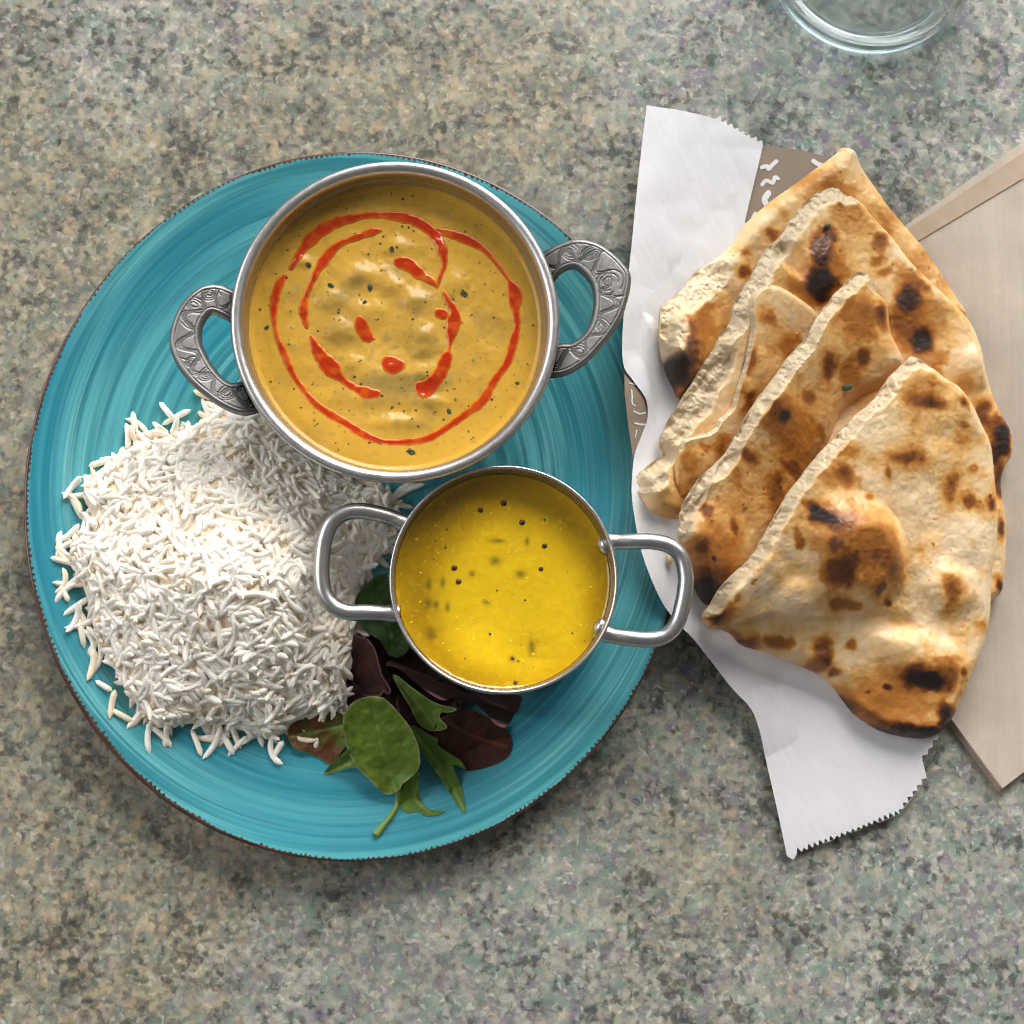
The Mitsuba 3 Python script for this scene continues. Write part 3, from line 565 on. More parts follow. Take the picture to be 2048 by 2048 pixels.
# ---------------------------------------------------------------- kraft board, printed sheet, white paper
board = thing('kraft_board', 'plain brown corrugated cardboard lid at the right edge under the bread', 'cardboard')
BZ = 0.004
cor = W([(2005, 1577), (1394, 748), (1839, 482)], BZ)[:, :2]
e1 = (cor[1] - cor[0]) / np.linalg.norm(cor[1] - cor[0]); e2 = np.array([-e1[1], e1[0]]); 
if e2[0] < 0: e2 = -e2
Lb = np.linalg.norm(cor[1] - cor[0])
def slab(quad, z0, z1):
    m = trimesh.creation.extrude_polygon(Polygon(quad), z1 - z0); m.apply_translation([0, 0, z0]); return m
c0 = cor[0]
bd = slab([c0, c0 + e1 * Lb, c0 + e1 * Lb + e2 * .34, c0 + e2 * .34], 0.0002, BZ)
put('panel', bd, 'm_kraft', board, smooth=False)
p1 = W([(1823, 454), (2048, 305)], .002)[:, :2]; p2 = W([(1840, 481), (2048, 357)], .002)[:, :2]
dA = (p1[1] - p1[0]) / np.linalg.norm(p1[1] - p1[0]); dB = (p2[1] - p2[0]) / np.linalg.norm(p2[1] - p2[0])
put('folded_rim', slab([p1[0] - dA * .1, p1[1] + dA * .15, p2[1] + dB * .15 , p2[0] - dB * .1], 0.0003, 0.0046), 'm_kraft_edge', board, smooth=False)
put('lower_sheet', slab([c0 - e2 * .0012 - e1 * .0008, c0 + e1 * Lb - e2 * .0012, c0 + e1 * Lb, c0 - e1 * .0008], 0.0001, 0.0016), 'm_kraft_edge', board, smooth=False)

PC = [(1293, 212, 13), (1430, 238, 8), (1526, 291, 5), (1277, 350, 17), (1261, 509, 21), (1246, 657, 25), (1249, 727, 26), (1291, 791, 23), (1295, 830, 22), (1269, 911, 24), (1263, 980, 24.5), (1284, 1109, 23), (1314, 1186, 21), (1374, 1280, 15), (1460, 1373, 9), (1516, 1459, 5), (1571, 1711, 1.5), (1700, 1660, 1.2), (1841, 1540, 1.5), (1884, 1463, 3), (1489, 445, 6), (1400, 420, 9), (1345, 560, 12), (1325, 720, 12), (1312, 690, 13), (1335, 785, 14), (1350, 860, 15), (1350, 1000, 18), (1400, 1150, 15), (1550, 700, 5), (1600, 1000, 5), (1550, 1280, 5), (1700, 1400, 3.5), (1750, 1100, 4.8), (1800, 800, 4.8)]
pcw = np.vstack([W([q[:2]], q[2] * MM) for q in PC])
prbf = RBFInterpolator(pcw[:, :2], pcw[:, 2], kernel='thin_plate_spline', smoothing=1e-7)
def serr(a, b, n, depth, sgn=1):
    a, b = np.array(a, float), np.array(b, float); nn = np.array([-(b - a)[1], (b - a)[0]]); nn /= np.linalg.norm(nn); out = []
    for i in range(n):
        w = depth * (0.7 + .6 * rng.random())
        out += [a + (b - a) * (i / n), a + (b - a) * ((i + .5) / n) + sgn * nn * w]
    return [tuple(q) for q in out]
edge_l = spline([(1293, 212), (1277, 350), (1261, 509), (1246, 640), (1246, 727), (1265, 760), (1291, 797), (1295, 835), (1284, 868), (1269, 911), (1263, 980), (1269, 1036), (1284, 1109), (1314, 1186), (1349, 1241), (1387, 1279), (1460, 1373), (1498, 1415), (1516, 1459), (1541, 1566), (1571, 1711)], 6, False)
top = [(1526, 291)] + serr((1526, 291), (1431, 238), 8, 9, 1) + [(1431, 238), (1400, 229), (1350, 219)]
bot = [(1584, 1718)] + serr((1590, 1707), (1794, 1628), 19, 10, -1) + serr((1794, 1628), (1848, 1556), 6, 10, -1) + [(1848, 1556), (1841, 1523)] + serr((1841, 1523), (1884, 1463), 4, 8, -1)
outline = [tuple(q) for q in edge_l] + bot + [(1895, 1440), (1900, 1300), (1880, 1000), (1850, 800), (1750, 600), (1600, 480), (1489, 445)] + top
def paper_zpx(p):
    z = np.full(len(p), .01)
    for _ in range(4): z = np.maximum(prbf(W(p, z)[:, :2]), .0012)
    return z
op = np.array(outline); ow = W(op, paper_zpx(op))[:, :2]
P, F, E, B = sheet(ow, 0.0009)
x, y = P.T
def paper_z(P):
    x, y = P.T
    z = prbf(P) + .0016 * (fb(x, y, .035, 51, 2) - .5) + .0030 * np.abs(fb(x, y, .026, 53, 2) - .5) + .0016 * np.abs(fb(y, x, .012, 54, 2) - .5) + .0012 * (fb(x + .4 * y, y * .3, .010, 52, 2) - .5)
    fold = (P - W([(1530, 1450)], .004)[0, :2]) @ np.array([.35, .94])
    z += .0022 * np.exp(-(fold / .012) ** 2) * sst(-.02, -.13, y)
    u = np.hypot((x - _pc[0]) / PA, (y - _pc[1]) / PB)
    return np.maximum(z, np.where(u < 1.12, np.where(u < .9, plate_z(x, y) + .0012, .0185 * (1 - sst(1.015, 1.12, u)) + .0012), .0012 + .0036 * sst(.05, .09, x) * sst(-.17, -.12, y)))
z = paper_z(P)
V, Fa, I = solid(P, F, E, z, z - .00018)
put('paper_liner', (V, Fa), 'm_paper'); tag('paper_liner', 'white greaseproof paper with serrated cut ends under the flatbread', 'paper')

pst = thing('printed_sheet', 'brown printed takeaway sheet with white lettering showing beside the white paper', 'printed paper')
so = [(1470, 285), (1530, 290), (1600, 303), (1668, 322), (1750, 420), (1700, 800), (1500, 960), (1300, 950), (1267, 920), (1256, 850), (1249, 790), (1248, 740), (1260, 700), (1330, 600), (1440, 440)]
sop = np.array(so, float); sw = W(sop, np.maximum(paper_zpx(sop) - .0012, .001))[:, :2]
P, F, E, B = sheet(sw, 0.0015)
def print_z(P): return np.maximum(paper_z(P) - .0011, .0006)
z = print_z(P)
V, Fa, I = solid(P, F, E, z, z - .00015); put('sheet', (V, Fa), 'm_print', pst)
z1 = Zm((1280, 280, 1780, 780), 1932); z63 = Zm((1240, 680, 1740, 1180), 1932)
glyphs = [(z1, [(945, 205), (985, 190), (1000, 215), (1030, 180), (1065, 150)], 40), (z1, [(950, 335), (985, 300), (1035, 320), (1050, 275), (1075, 285)], 38), (z1, [(1000, 400), (970, 450), (990, 500)], 62), (z1, [(1350, 150), (1385, 175), (1425, 185)], 48), (z1, [(900, 560), (880, 590)], 40),
          (z63, [(60, 350), (110, 352), (160, 350), (165, 385)], 12), (z63, [(80, 400), (84, 450), (84, 500), (110, 520)], 14), (z63, [(95, 560), (150, 575), (200, 560)], 14), (z63, [(110, 650), (160, 655), (205, 650)], 16), (z63, [(125, 700), (115, 760)], 10)]
for zf, pts, w in glyphs:
    pp = W(np.array(zf(pts)), .006 if zf is z1 else .022)[:, :2]
    ln = LineString(spline(pp, 6, False)).buffer(w * .2588 * 1.95e-4 / 2 * .8)
    P, F, E, B = sheet(np.array(ln.exterior.coords)[:-1], 0.0006)
    zz = print_z(P); V, Fa, I = solid(P, F, E, zz + .00035, zz + .0001); put('letter', (V, Fa), 'm_white_ink', pst)

# ---------------------------------------------------------------- naan
LAD_T = np.array([0, .22, .42, .62, .80, 1.0])
LAD = np.array([(0.78, 0.605, 0.385), (0.68, 0.395, 0.135), (0.44, 0.168, 0.030), (0.19, 0.062, 0.016), (0.080, 0.030, 0.014), (0.026, 0.019, 0.016)])
def ladder(t): return np.stack([np.interp(t, LAD_T, LAD[:, k]) for k in range(3)], 1)
def naan(label, pts, zc_, thick, cut=None, cutw=0.007, crust=0.005, bumps=(), spots=(), steps=(), seed=0, tone=0.0, rough=1.0, res=0.00042, bright=1.0, crumbs=()):
    cz = np.array([q[2] for q in zc_]) * MM; cp = W([q[:2] for q in zc_], cz)
    rb = RBFInterpolator(cp[:, :2], cz, kernel='thin_plate_spline', smoothing=1e-5)
    zf = lambda Q: rb(np.atleast_2d(np.asarray(Q)))
    def onp(p, up=0.0):
        p = np.atleast_2d(np.array(p, float))[:, :2]; w = W(p, .015)
        for _ in range(4): w = W(p, zf(w[:, :2]) + up)
        return w[:, :2]
    o = resample(spline(onp(pts, .002), 6), .0006)
    nrm = np.roll(o, -1, 0) - np.roll(o, 1, 0); nrm = np.c_[nrm[:, 1], -nrm[:, 0]]; nrm /= np.linalg.norm(nrm, axis=1)[:, None]
    jag = np.full(len(o), .35)
    if cut is not None:
        cl = spline(onp(cut, .002), 8, False); jag = np.where(seg_dist(o, cl) < .003, 1.0, .35)
    o = o + nrm * (jag * (.0012 * (fb(o[:, 0], o[:, 1], .0025, seed + 1, 3) - .5) + .0016 * (fb(o[:, 0], o[:, 1], .008, seed + 2, 2) - .5)))[:, None]
    P, F, E, B = sheet(o, res)
    x, y = P.T; dB, _ = cKDTree(B).query(P)
    t = thick * MM
    if cut is not None:
        iscut = seg_dist(B, cl) < .0026
        dc = cKDTree(B[iscut]).query(P)[0]; dr2 = cKDTree(B[~iscut]).query(P)[0]
        cw = cutw * (.25 + .8 * fb(x, y, .014, seed + 3, 3) + .5 * fb(x, y, .004, seed + 43, 3))
        hc = .30 + .70 * np.clip(dc / cw, 0, 1) ** 1.25
        crumb = sst(1.25, .70, dc / cw)
        for (px, py, rx, ry, ang) in crumbs:
            c_ = onp([(px, py)], t)[0]; ca, sa = math.cos(math.radians(ang)), math.sin(math.radians(ang)); w_ = .0022 * (fb(x, y, .004, seed + 50, 3) - .5)
            q = np.hypot(((x - c_[0]) * ca - (y - c_[1]) * sa + w_) / (rx * 1.9e-4), ((x - c_[0]) * sa + (y - c_[1]) * ca + w_) / (ry * 1.9e-4))
            crumb = np.maximum(crumb, sst(1.15, .8, q)); hc = hc * (1 - .35 * sst(1.2, .5, q))
    else: dr2, hc, crumb, dc = dB, np.ones(len(P)), np.zeros(len(P)), dB * 0 + 1
    hr = np.sqrt(np.clip(1 - (1 - np.clip(dr2 / crust, 0, 1)) ** 2, 0, 1)) if crust > 0 else 1
    h = t * np.minimum(hc, np.maximum(hr, .04))
    inn = sst(0, .006, dB)
    h += (.0036 * (fb(x, y, .024, seed + 4, 2) - .5) + .0020 * (fb(x, y, .009, seed + 5, 3) - .5) + .0005 * (fb(x, y, .002, seed + 6, 2) - .5)) * inn * rough
    toast = np.full(len(P), tone)
    wx, wy = x + .0022 * (fb(x, y, .005, seed + 7, 3) - .5) * 2, y + .0022 * (fb(x, y, .005, seed + 8, 3) - .5) * 2
    def ell(px, py, rx, ry, ang, warp=True):
        c = onp([(px, py)], t)[0]; s = 1.9e-4; X, Y = (wx, wy) if warp else (x, y)
        ca, sa = math.cos(math.radians(ang)), math.sin(math.radians(ang)); u_, v_ = (X - c[0]) * ca - (Y - c[1]) * sa, (X - c[0]) * sa + (Y - c[1]) * ca
        return np.sqrt((u_ / (rx * s)) ** 2 + (v_ / (ry * s)) ** 2)
    for (px, py, rx, ry, ang, hh) in bumps:
        q = ell(px, py, rx, ry, ang, False); h += hh * MM * inn * (1 - sst(.15 + .45 * sst(-.018, .018, x - onp([(px, py)], t)[0, 0]), 1.12, q * (1 + .40 * (fb(x, y, .022, seed + 60, 2) - .5))) if hh > 9 else .7 * np.where(q < 1.4, np.exp(-(q / .78) ** 4), 0) + .3 * np.exp(-q * q))
    for (ln, hgt, wid, fade) in steps:      # an upper layer ending along a line: everything left of its direction is higher
        l = spline(onp(ln, t), 8, False); l = resample(l, .0005, False); dd, ii = cKDTree(l).query(P)
        tan = np.gradient(l, axis=0)[ii]; side = tan[:, 0] * (y - l[ii][:, 1]) - tan[:, 1] * (x - l[ii][:, 0])
        sgn = np.sign(side) * dd; along = ii / len(l)
        h += hgt * MM * (sst(-.0012, .0006, sgn) * np.exp(-np.clip(sgn, 0, 1) / (wid * MM)) - .4 * np.exp(-(np.clip(-sgn, 0, 1)) / .004) * (sgn < 0)) * sst(0, .06, along) * sst(1, 1 - fade, along) * inn
    acc = np.zeros(len(P)); halo = np.zeros(len(P))
    for (px, py, rx, ry, ang, st) in spots:
        q = ell(px, py, rx, ry, ang); n_ = fb(x, y, .0035, seed + 9 + int(px) % 7, 3)
        val = .93 * st * sst(1.42, .28, q + (n_ - .5) * 1.0)
        acc = np.maximum(acc, val) + .25 * np.minimum(acc, val)
        halo = np.maximum(halo, min(st, .8) * .50 * sst(1.9, .5, q + (n_ - .5) * 1.2))
    acc = np.maximum(acc, halo)
    gl = sst(.45, .75, fb(x, y, .016, seed + 20, 4)) * .24 + sst(.54, .74, fb(x, y, .0045, seed + 21, 4)) * .13 + (.06 * (fb(x, y, .0018, seed + 26, 3) - .5))
    speck = sst(.70, .80, fb(x, y, .0024, seed + 22, 2)) * .30 * sst(.45, .6, fb(x, y, .02, seed + 23, 2))
    toast = np.clip(toast + np.maximum(acc, gl * .8 + acc * .7) + speck, 0, 1)
    toast = np.clip(toast, 0, 1) * (1 - crumb * .93)
    rimline = sst(.0011, .0004, dB) * .35; toast = np.clip(toast + rimline * (crumb > .5), 0, 1)
    col = ladder(toast)
    pale = (sst(.5, .7, fb(x, y, .010, seed + 24, 3)) * (toast < .3) * .35)[:, None]; col = col * (1 - pale) + np.array([.82, .67, .46]) * pale
    # torn crumb: pale, pitted
    pit = fb(x, y, .0010, seed + 30, 2); pit2 = fb(x, y, .0045, seed + 31, 3)
    h -= crumb * (sst(.48, .72, pit) * .0005 + sst(.45, .7, pit2) * .0016) * sst(0, .0010, dB)
    cc = bright * np.array([.56, .44, .28]) * (.60 + .42 * pit2 + .22 * pit)[:, None]  # bright puts side light on a cut face into its crumb colour
    burn = sst(.62, .74, fb(x, y, .004, seed + 33, 3))[:, None] * .35; cc = cc * (1 - burn) + np.array([.30, .17, .07]) * burn
    col = col * (1 - crumb[:, None]) + cc * crumb[:, None]
    h = np.maximum(h, .0004)
    h *= 1 - 0 * h
    zb = np.maximum(zf(P), .0055); 
    V, Fa, I = solid(P, F, E, zb + h, zb + np.minimum(.0002, h * .3), wall=False)
    bot = np.arange(len(I)) >= len(P)
    colr = col[I]; 
    key = thing('flatbread_piece', label, 'flatbread', 'flatbread pieces fanned out on the white paper')
    put('bread', (V, Fa), 'm_bread', key, color=colr)
    return key, (lambda p: (lambda w: np.c_[w, np.interp(0, [0], [0]) + zf(w) + t])(onp(p, t)))
A_ = [(1676, 296), (1707, 303), (1720, 332), (1741, 365), (1780, 420), (1838, 488), (1872, 537), (1910, 596), (1928, 640), (1850, 680), (1700, 640), (1600, 660), (1500, 700), (1420, 760), (1362, 795), (1347, 775), (1332, 742), (1321, 699), (1317, 655), (1324, 611), (1358, 583), (1387, 549), (1451, 500), (1484, 456), (1505, 433), (1549, 396), (1624, 342), (1673, 306)]
naan('rearmost flatbread piece with a rolled charred end beside the white paper', A_, [(1330, 640, 21), (1318, 700, 23), (1348, 778, 21), (1500, 450, 12), (1676, 300, 9), (1900, 600, 5.5), (1870, 640, 4.5), (1780, 600, 4.5), (1440, 690, 5.5), (1480, 590, 5.5), (1560, 500, 6)], 11, [(1318, 652), (1324, 611), (1358, 583), (1393, 548)], .0120, .008, seed=100, bright=1.4, tone=.11,
     bumps=[(1370, 680, 60, 70, 30, 7), (1480, 560, 130, 45, 45, 2.0)],
     spots=[(1640, 370, 90, 60, 30, .25), (1850, 520, 90, 40, -55, .28), (1400, 660, 60, 80, 0, .35), (1350, 735, 75, 60, 20, .92), (1375, 665, 38, 45, 10, .48), (1345, 690, 40, 50, 0, .62), (1488, 545, 14, 18, 30, .55), (1487, 505, 16, 14, 0, .45), (1545, 470, 22, 18, 0, .5), (1640, 360, 70, 30, 40, .22), (1780, 440, 60, 25, -55, .25), (1895, 560, 45, 25, -55, .3), (1690, 380, 40, 30, 20, .25), (1408, 640, 26, 36, 0, .3), (1560, 420, 30, 14, 40, .25)])
B_ = [(1668, 373), (1684, 381), (1720, 409), (1756, 451), (1782, 478), (1817, 524), (1856, 563), (1897, 604), (1931, 638), (1952, 677), (1962, 708), (1968, 745), (1985, 798), (2004, 837), (2017, 863), (2022, 907), (2009, 935), (1999, 962), (2001, 1005), (2005, 1045), (2003, 1100), (1998, 1140), (1984, 1195), (1920, 1200), (1800, 1000), (1640, 930), (1500, 1000), (1400, 1045), (1349, 1045), (1300, 1028), (1279, 1000), (1268, 968), (1276, 948), (1292, 934), (1323, 910), (1318, 884), (1341, 835), (1362, 796), (1382, 765), (1406, 727), (1425, 699), (1438, 673), (1461, 640), (1466, 606), (1497, 562), (1513, 528), (1531, 503), (1559, 474), (1585, 435), (1619, 396), (1642, 384)]
naan('second flatbread piece with a deep black blister and a torn crumb edge', B_, [(1290, 970, 20), (1340, 840, 23), (1500, 560, 25), (1440, 680, 25), (2000, 900, 7), (1668, 380, 15), (1580, 730, 7), (1480, 900, 9), (1640, 650, 8), (1660, 900, 5.5), (1720, 800, 6), (1860, 610, 13), (1930, 670, 12), (1780, 560, 12), (1350, 1030, 14)], 10,
     [(1684, 378), (1642, 384), (1619, 396), (1585, 435), (1559, 474), (1531, 503), (1513, 528), (1497, 562), (1466, 606), (1461, 640), (1438, 673), (1425, 699), (1406, 727), (1382, 765), (1362, 796), (1341, 835), (1318, 884), (1323, 910), (1292, 934), (1270, 962)], .0070, .005, seed=200, tone=.10, crumbs=[(1436, 745, 26, 55, 35), (1400, 800, 30, 50, 35), (1365, 850, 26, 40, 30), (1300, 955, 34, 30, 20)],
     bumps=[(1640, 545, 60, 75, 20, 4.0), (1578, 505, 30, 72, -40, -5.5), (1310, 960, 45, 40, 0, 4), (1330, 1000, 60, 40, 0, 3), (1950, 735, 50, 55, 0, 3), (1850, 690, 40, 45, 0, -1.5)],
     spots=[(1830, 640, 80, 90, 20, .30), (1700, 440, 80, 40, 30, .28), (1637, 572, 40, 42, 0, 1.05), (1640, 505, 36, 48, 0, .66), (1600, 580, 55, 32, 30, .42), (1660, 540, 60, 70, 0, .38), (1655, 470, 26, 22, 0, .72), (1762, 485, 22, 26, 30, .50), (1755, 520, 18, 14, 0, .42), (1768, 545, 20, 14, 0, .42), (1818, 600, 34, 42, 15, .82), (1830, 560, 42, 22, 30, .42), (1845, 682, 28, 32, 0, .92), (1815, 660, 60, 45, 20, .45), (1860, 720, 50, 40, 0, .38), (1690, 410, 46, 22, 20, .34), (1745, 435, 40, 20, 40, .2), (1500, 600, 40, 20, 40, .22), (2005, 880, 28, 60, 10, .95), (1965, 825, 22, 34, 10, .62), (1925, 770, 34, 30, 0, .26), (2000, 960, 22, 40, 0, .8), (1985, 850, 30, 26, 0, .5), (1996, 1060, 12, 18, 0, .7), (1990, 1170, 14, 14, 0, .85), (1290, 1040, 40, 16, 20, .25), (1420, 720, 12, 14, 0, .6), (1372, 830, 12, 20, 10, .45), (1545, 455, 18, 10, 30, .5), (1540, 508, 14, 10, 0, .8), (1525, 545, 20, 12, 20, .5)])
B2 = [(1502, 592), (1528, 571), (1565, 575), (1632, 622), (1640, 660), (1590, 740), (1519, 823), (1473, 893), (1437, 950), (1395, 990), (1358, 1000), (1350, 940), (1364, 880), (1395, 869), (1421, 861), (1440, 835), (1462, 815), (1468, 790), (1480, 750), (1495, 704), (1502, 660), (1498, 625)]
naan('torn thin flatbread layer lying between the second and third pieces', B2, [(1505, 600, 31), (1490, 700, 30), (1400, 900, 26), (1365, 980, 24), (1620, 645, 18), (1580, 720, 15), (1500, 850, 15), (1430, 950, 17)], 4.5, [(1528, 571), (1502, 592), (1498, 625), (1502, 660), (1495, 704), (1480, 750), (1468, 790), (1462, 815), (1440, 835), (1421, 861), (1395, 869), (1364, 880)], .0016, .0035, seed=300, tone=.14,
     spots=[(1538, 640, 26, 20, 20, .42), (1500, 720, 16, 34, 15, .45), (1470, 770, 40, 18, 10, .42), (1540, 700, 20, 20, 0, .2), (1580, 690, 30, 30, 0, .28), (1440, 885, 30, 20, -40, .3), (1380, 925, 22, 30, 10, .34), (1500, 800, 12, 30, 30, .5), (1410, 895, 16, 14, 0, .4)],
     bumps=[(1480, 770, 40, 24, 10, 1.6), (1400, 930, 40, 50, 20, 2)])
C_ = [(1716, 545), (1732, 548), (1745, 560), (1752, 582), (1774, 607), (1779, 646), (1783, 668), (1793, 690), (1806, 730), (1770, 775), (1715, 800), (1680, 835), (1660, 885), (1625, 930), (1605, 980), (1560, 1060), (1510, 1140), (1470, 1195), (1421, 1210), (1401, 1197), (1389, 1172), (1383, 1145), (1378, 1110), (1356, 1076), (1358, 1050), (1364, 1016), (1380, 985), (1400, 954), (1447, 908), (1481, 851), (1519, 791), (1548, 752), (1569, 723), (1610, 671), (1644, 620), (1667, 591), (1698, 558)]
naan('third flatbread piece from the back with a long cut crumb edge', C_, [(1600, 680, 34), (1500, 820, 34), (1400, 970, 30), (1365, 1050, 26), (1790, 710, 18), (1700, 560, 26), (1680, 790, 16), (1640, 880, 13), (1580, 990, 13), (1500, 1110, 14), (1420, 1200, 17)], 9,
     [(1745, 556), (1716, 545), (1698, 558), (1667, 591), (1644, 620), (1610, 671), (1569, 723), (1548, 752), (1519, 791), (1481, 851), (1447, 908), (1400, 954), (1380, 985), (1364, 1016), (1358, 1050)], .0052, .010, seed=400, tone=.13, crumbs=[(1392, 1000, 15, 52, 28), (1455, 930, 12, 40, 40)],
     bumps=[(1430, 1090, 70, 90, 20, 4.0), (1680, 640, 50, 50, 0, -1.5), (1560, 830, 90, 60, 50, 2.2), (1405, 1010, 20, 45, 30, -2.5), (1660, 735, 24, 34, 20, -.8)],
     spots=[(1580, 850, 100, 70, 40, .33), (1720, 640, 60, 80, 0, .33), (1430, 1110, 70, 90, 0, .33), (1658, 735, 22, 36, 5, .60), (1728, 712, 18, 24, 20, .56), (1700, 740, 26, 36, 20, .38), (1550, 828, 40, 34, 20, .45), (1565, 832, 18, 16, 20, .78), (1618, 795, 20, 18, 0, .45), (1495, 910, 36, 14, 30, .52), (1555, 985, 24, 42, 0, .55), (1590, 940, 26, 18, 30, .48), (1415, 1018, 18, 18, 0, .52), (1468, 1052, 13, 22, -10, .52), (1470, 950, 14, 34, -30, .3), (1405, 1090, 16, 20, 0, .5), (1420, 1110, 60, 80, 10, .30), (1425, 1185, 60, 34, 10, .95), (1430, 1150, 60, 30, 0, .52), (1426, 1118, 6, 6, 0, .9), (1765, 632, 18, 34, 0, .52), (1740, 620, 34, 30, 0, .36), (1730, 660, 40, 20, 0, .3), (1690, 620, 50, 50, 0, .24), (1600, 850, 80, 70, 30, .24), (1570, 930, 24, 10, 30, .4), (1640, 870, 30, 14, 30, .3)],)
E_ = [(1822, 712), (1835, 718), (1856, 731), (1884, 754), (1918, 777), (1944, 814), (1962, 853), (1978, 886), (1985, 933), (1990, 990), (1993, 1029), (1990, 1107), (1980, 1159), (1979, 1210), (1975, 1249), (1964, 1296), (1949, 1335), (1931, 1375), (1910, 1424), (1889, 1454), (1861, 1474), (1820, 1476), (1756, 1459), (1704, 1424), (1666, 1373), (1636, 1347), (1584, 1326), (1537, 1306), (1486, 1291), (1462, 1268), (1440, 1258), (1422, 1258), (1406, 1240), (1406, 1226), (1420, 1208), (1450, 1165), (1484, 1132), (1509, 1103), (1545, 1042), (1576, 985), (1602, 952), (1646, 900), (1695, 846), (1740, 804), (1781, 752), (1812, 718)]
eb, eon = naan('large triangular flatbread piece at the front with a browned blister', E_, [(1600, 950, 39), (1420, 1240, 18), (1500, 1120, 32), (1700, 1000, 31), (1980, 950, 13), (1850, 1450, 6.5), (1822, 720, 29), (1600, 1335, 6.5), (1960, 1300, 7)], 9.5,
     [(1835, 716), (1822, 712), (1812, 718), (1781, 752), (1740, 804), (1695, 846), (1646, 900), (1602, 952), (1576, 985), (1545, 1042), (1509, 1103), (1484, 1132), (1450, 1165), (1425, 1204)], .0050, .0055, seed=500, tone=.02,
     bumps=[(1708, 1110, 108, 125, -15, 11.0), (1902, 1180, 70, 62, 10, 4.5), (1845, 1310, 110, 60, 20, 5.0), (1830, 1020, 90, 100, 0, -2.0), (1525, 1150, 40, 55, 30, 2.2), (1470, 1200, 50, 40, 30, 2.0), (1600, 1195, 55, 38, 0, 2.0), (1640, 1320, 30, 24, 0, 1.6), (1780, 1250, 80, 30, 10, -2.0), (1900, 820, 60, 40, -40, 1.0), (1930, 1080, 40, 60, 0, 1.2)],
     steps=[([(1700, 1238), (1640, 1236), (1575, 1232), (1540, 1226), (1480, 1245), (1430, 1260)][::-1], 3.4, 30, .35)],
     spots=[(1800, 1400, 130, 90, 20, .34), (1700, 1110, 120, 110, 0, .30), (1850, 800, 90, 60, 0, .26), (1660, 920, 60, 60, 0, .24), (1640, 1030, 46, 17, 30, 1.0), (1655, 1040, 62, 34, 30, .55), (1680, 1090, 110, 80, 0, .28), (1740, 1100, 70, 90, 0, .36), (1668, 1145, 42, 50, 0, .68), (1655, 1095, 20, 24, 0, .66), (1740, 1120, 60, 50, 0, .44), (1775, 1135, 40, 55, 0, .48), (1745, 1182, 15, 15, 0, .82), (1680, 1208, 45, 16, 15, .55), (1775, 1205, 10, 10, 0, .75), (1738, 1115, 12, 10, 0, .66), (1695, 1118, 12, 12, 0, .6), (1596, 1085, 12, 24, -15, .52), (1570, 1060, 10, 14, 0, .3), (1850, 800, 58, 26, 5, .52), (1865, 808, 46, 14, 3, .66), (1925, 803, 13, 14, 0, .72), (1845, 760, 36, 20, 0, .30), (1865, 768, 10, 8, 0, .5), (1818, 912, 36, 24, 0, .70), (1778, 945, 11, 18, 0, .54), (1690, 900, 44, 22, 10, .42), (1690, 945, 34, 24, 20, .55), (1655, 935, 60, 45, 20, .28), (1738, 992, 13, 13, 0, .48), (1925, 875, 28, 32, 10, .32), (1930, 850, 22, 10, 15, .45), (1902, 978, 18, 40, 10, .60), (1935, 1000, 30, 16, 20, .62), (1950, 940, 16, 12, 0, .45), (1985, 1008, 12, 14, 0, .8), (1900, 1182, 26, 38, 8, .60), (1890, 1160, 26, 18, 0, .40), (1512, 1135, 14, 18, 30, .30), (1535, 1108, 14, 14, 20, .25), (1440, 1224, 34, 28, 20, .52), (1432, 1232, 26, 18, 20, .72), (1472, 1196, 14, 8, -30, .40), (1500, 1290, 30, 20, 10, .66), (1470, 1275, 40, 20, 20, .45), (1560, 1285, 46, 16, 15, .60), (1648, 1300, 28, 36, -10, .70), (1640, 1330, 34, 24, 0, .58), (1704, 1292, 14, 14, 0, .52), (1672, 1342, 16, 11, 0, .58), (1850, 1362, 52, 22, 15, 1.05), (1830, 1350, 44, 34, 0, .62), (1885, 1350, 36, 40, 0, .55), (1776, 1378, 10, 9, 0, .85), (1790, 1390, 110, 70, 20, .36), (1700, 1400, 60, 34, 30, .42), (1760, 1445, 80, 26, 18, .52), (1850, 1465, 80, 20, 5, .95), (1895, 1435, 28, 36, -30, .92), (1780, 1472, 60, 14, 10, .9), (1690, 1408, 40, 14, 38, .72), (1925, 1350, 10, 16, 0, .6), (1905, 1318, 24, 12, 0, .36), (1870, 1320, 16, 12, 0, .42), (1960, 1250, 24, 14, 20, .28), (1620, 1262, 120, 14, 5, .14)])
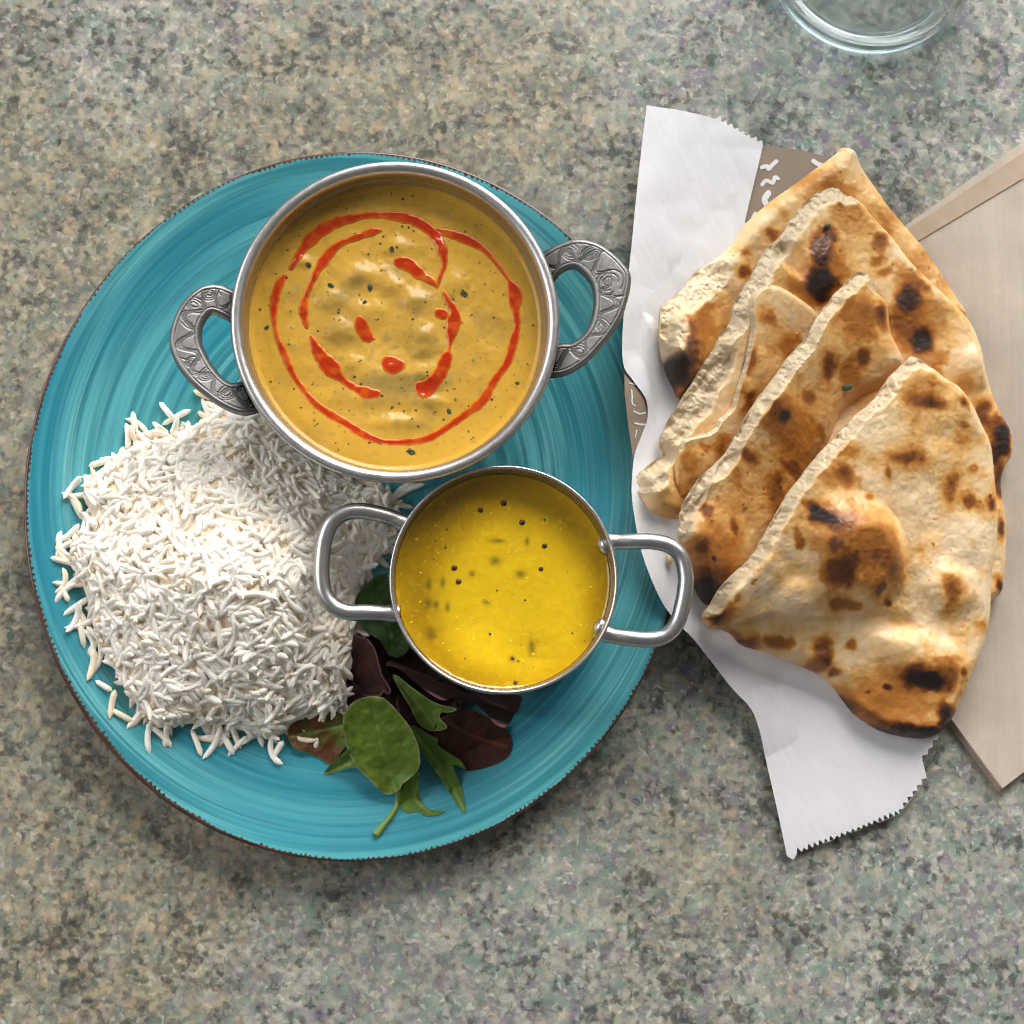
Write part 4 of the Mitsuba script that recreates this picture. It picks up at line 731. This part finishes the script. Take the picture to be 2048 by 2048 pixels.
# bits stuck on the bread and paper
for (px, py, s, zz, par) in [(1694, 775, 9, .0345, 'flatbread_piece_003'), (1654, 453, 6, .0262, 'flatbread_piece_001')]:
    c = W([(px, py)], zz)[0]; m = blob(c, s * 1.9e-4 * 1.3, s * 1.9e-4 * .6, .0005, 2, .4); m.vertices[:, :2] += (rng.random((len(m.vertices), 2)) - .5) * .0008
    put('herb_leaf', m, 'm_herb', par, smooth=False)
c = W([(1338, 1118)], .021)[0]; cm = blob(c + [0, 0, .0015], .0012, .0021, .0011, 2, .2)
put('bread_crumb', cm, 'm_lentil_crumb', None); scene['m_lentil_crumb'] = P_((.62, .45, .22), .6, .3)
tag('bread_crumb', 'tiny pale bread crumb on the white paper inside the right wire handle', 'crumb')

# ---------------------------------------------------------------- drinking glass
gc = W([(1733, -84)], 0.0)[0]; gr_ = np.linalg.norm(W([(1733, 122)], 0.0) - W([(1733, -84)], 0.0)); q = gr_ * 1000
gp = np.array([(0, .4), (q * .55, .4), (q - 5, .4), (q - 2, 1.0), (q - .4, 3), (q, 6), (q + .6, 12), (q + 2.2, 40), (q + 5, 90), (q + 7, 125), (q + 6.3, 125.8), (q + 5.4, 125), (q + 3.4, 90), (q + .8, 40), (q - 1.0, 16), (q - 2.6, 11), (q - 7, 9.0), (q * .4, 8.2), (0, 8)]) * MM
scene['m_thin_glass'] = {'type': 'thindielectric', 'int_ior': 1.5, 'specular_transmittance': {'type': 'rgb', 'value': [0.96, 0.98, 0.985]}}
tg = thing('tumbler', 'clear drinking glass with a thick base cut off by the top edge', 'glass')
put('vessel', lathe(spline(gp, 4, False), 160, c=gc[:2]), 'm_thin_glass', tg)
for rr_, zz_, t_ in ((q - 3.6, 4.4, 2.1), (q - 9.5, 4.6, 1.2)):
    a_ = np.linspace(0, 2 * np.pi, 17); put('base_ring', lathe(np.c_[rr_ + t_ * np.cos(-a_), zz_ + t_ * .9 * np.sin(-a_)][::-1] * MM, 160, c=gc[:2]), 'm_glass', tg)
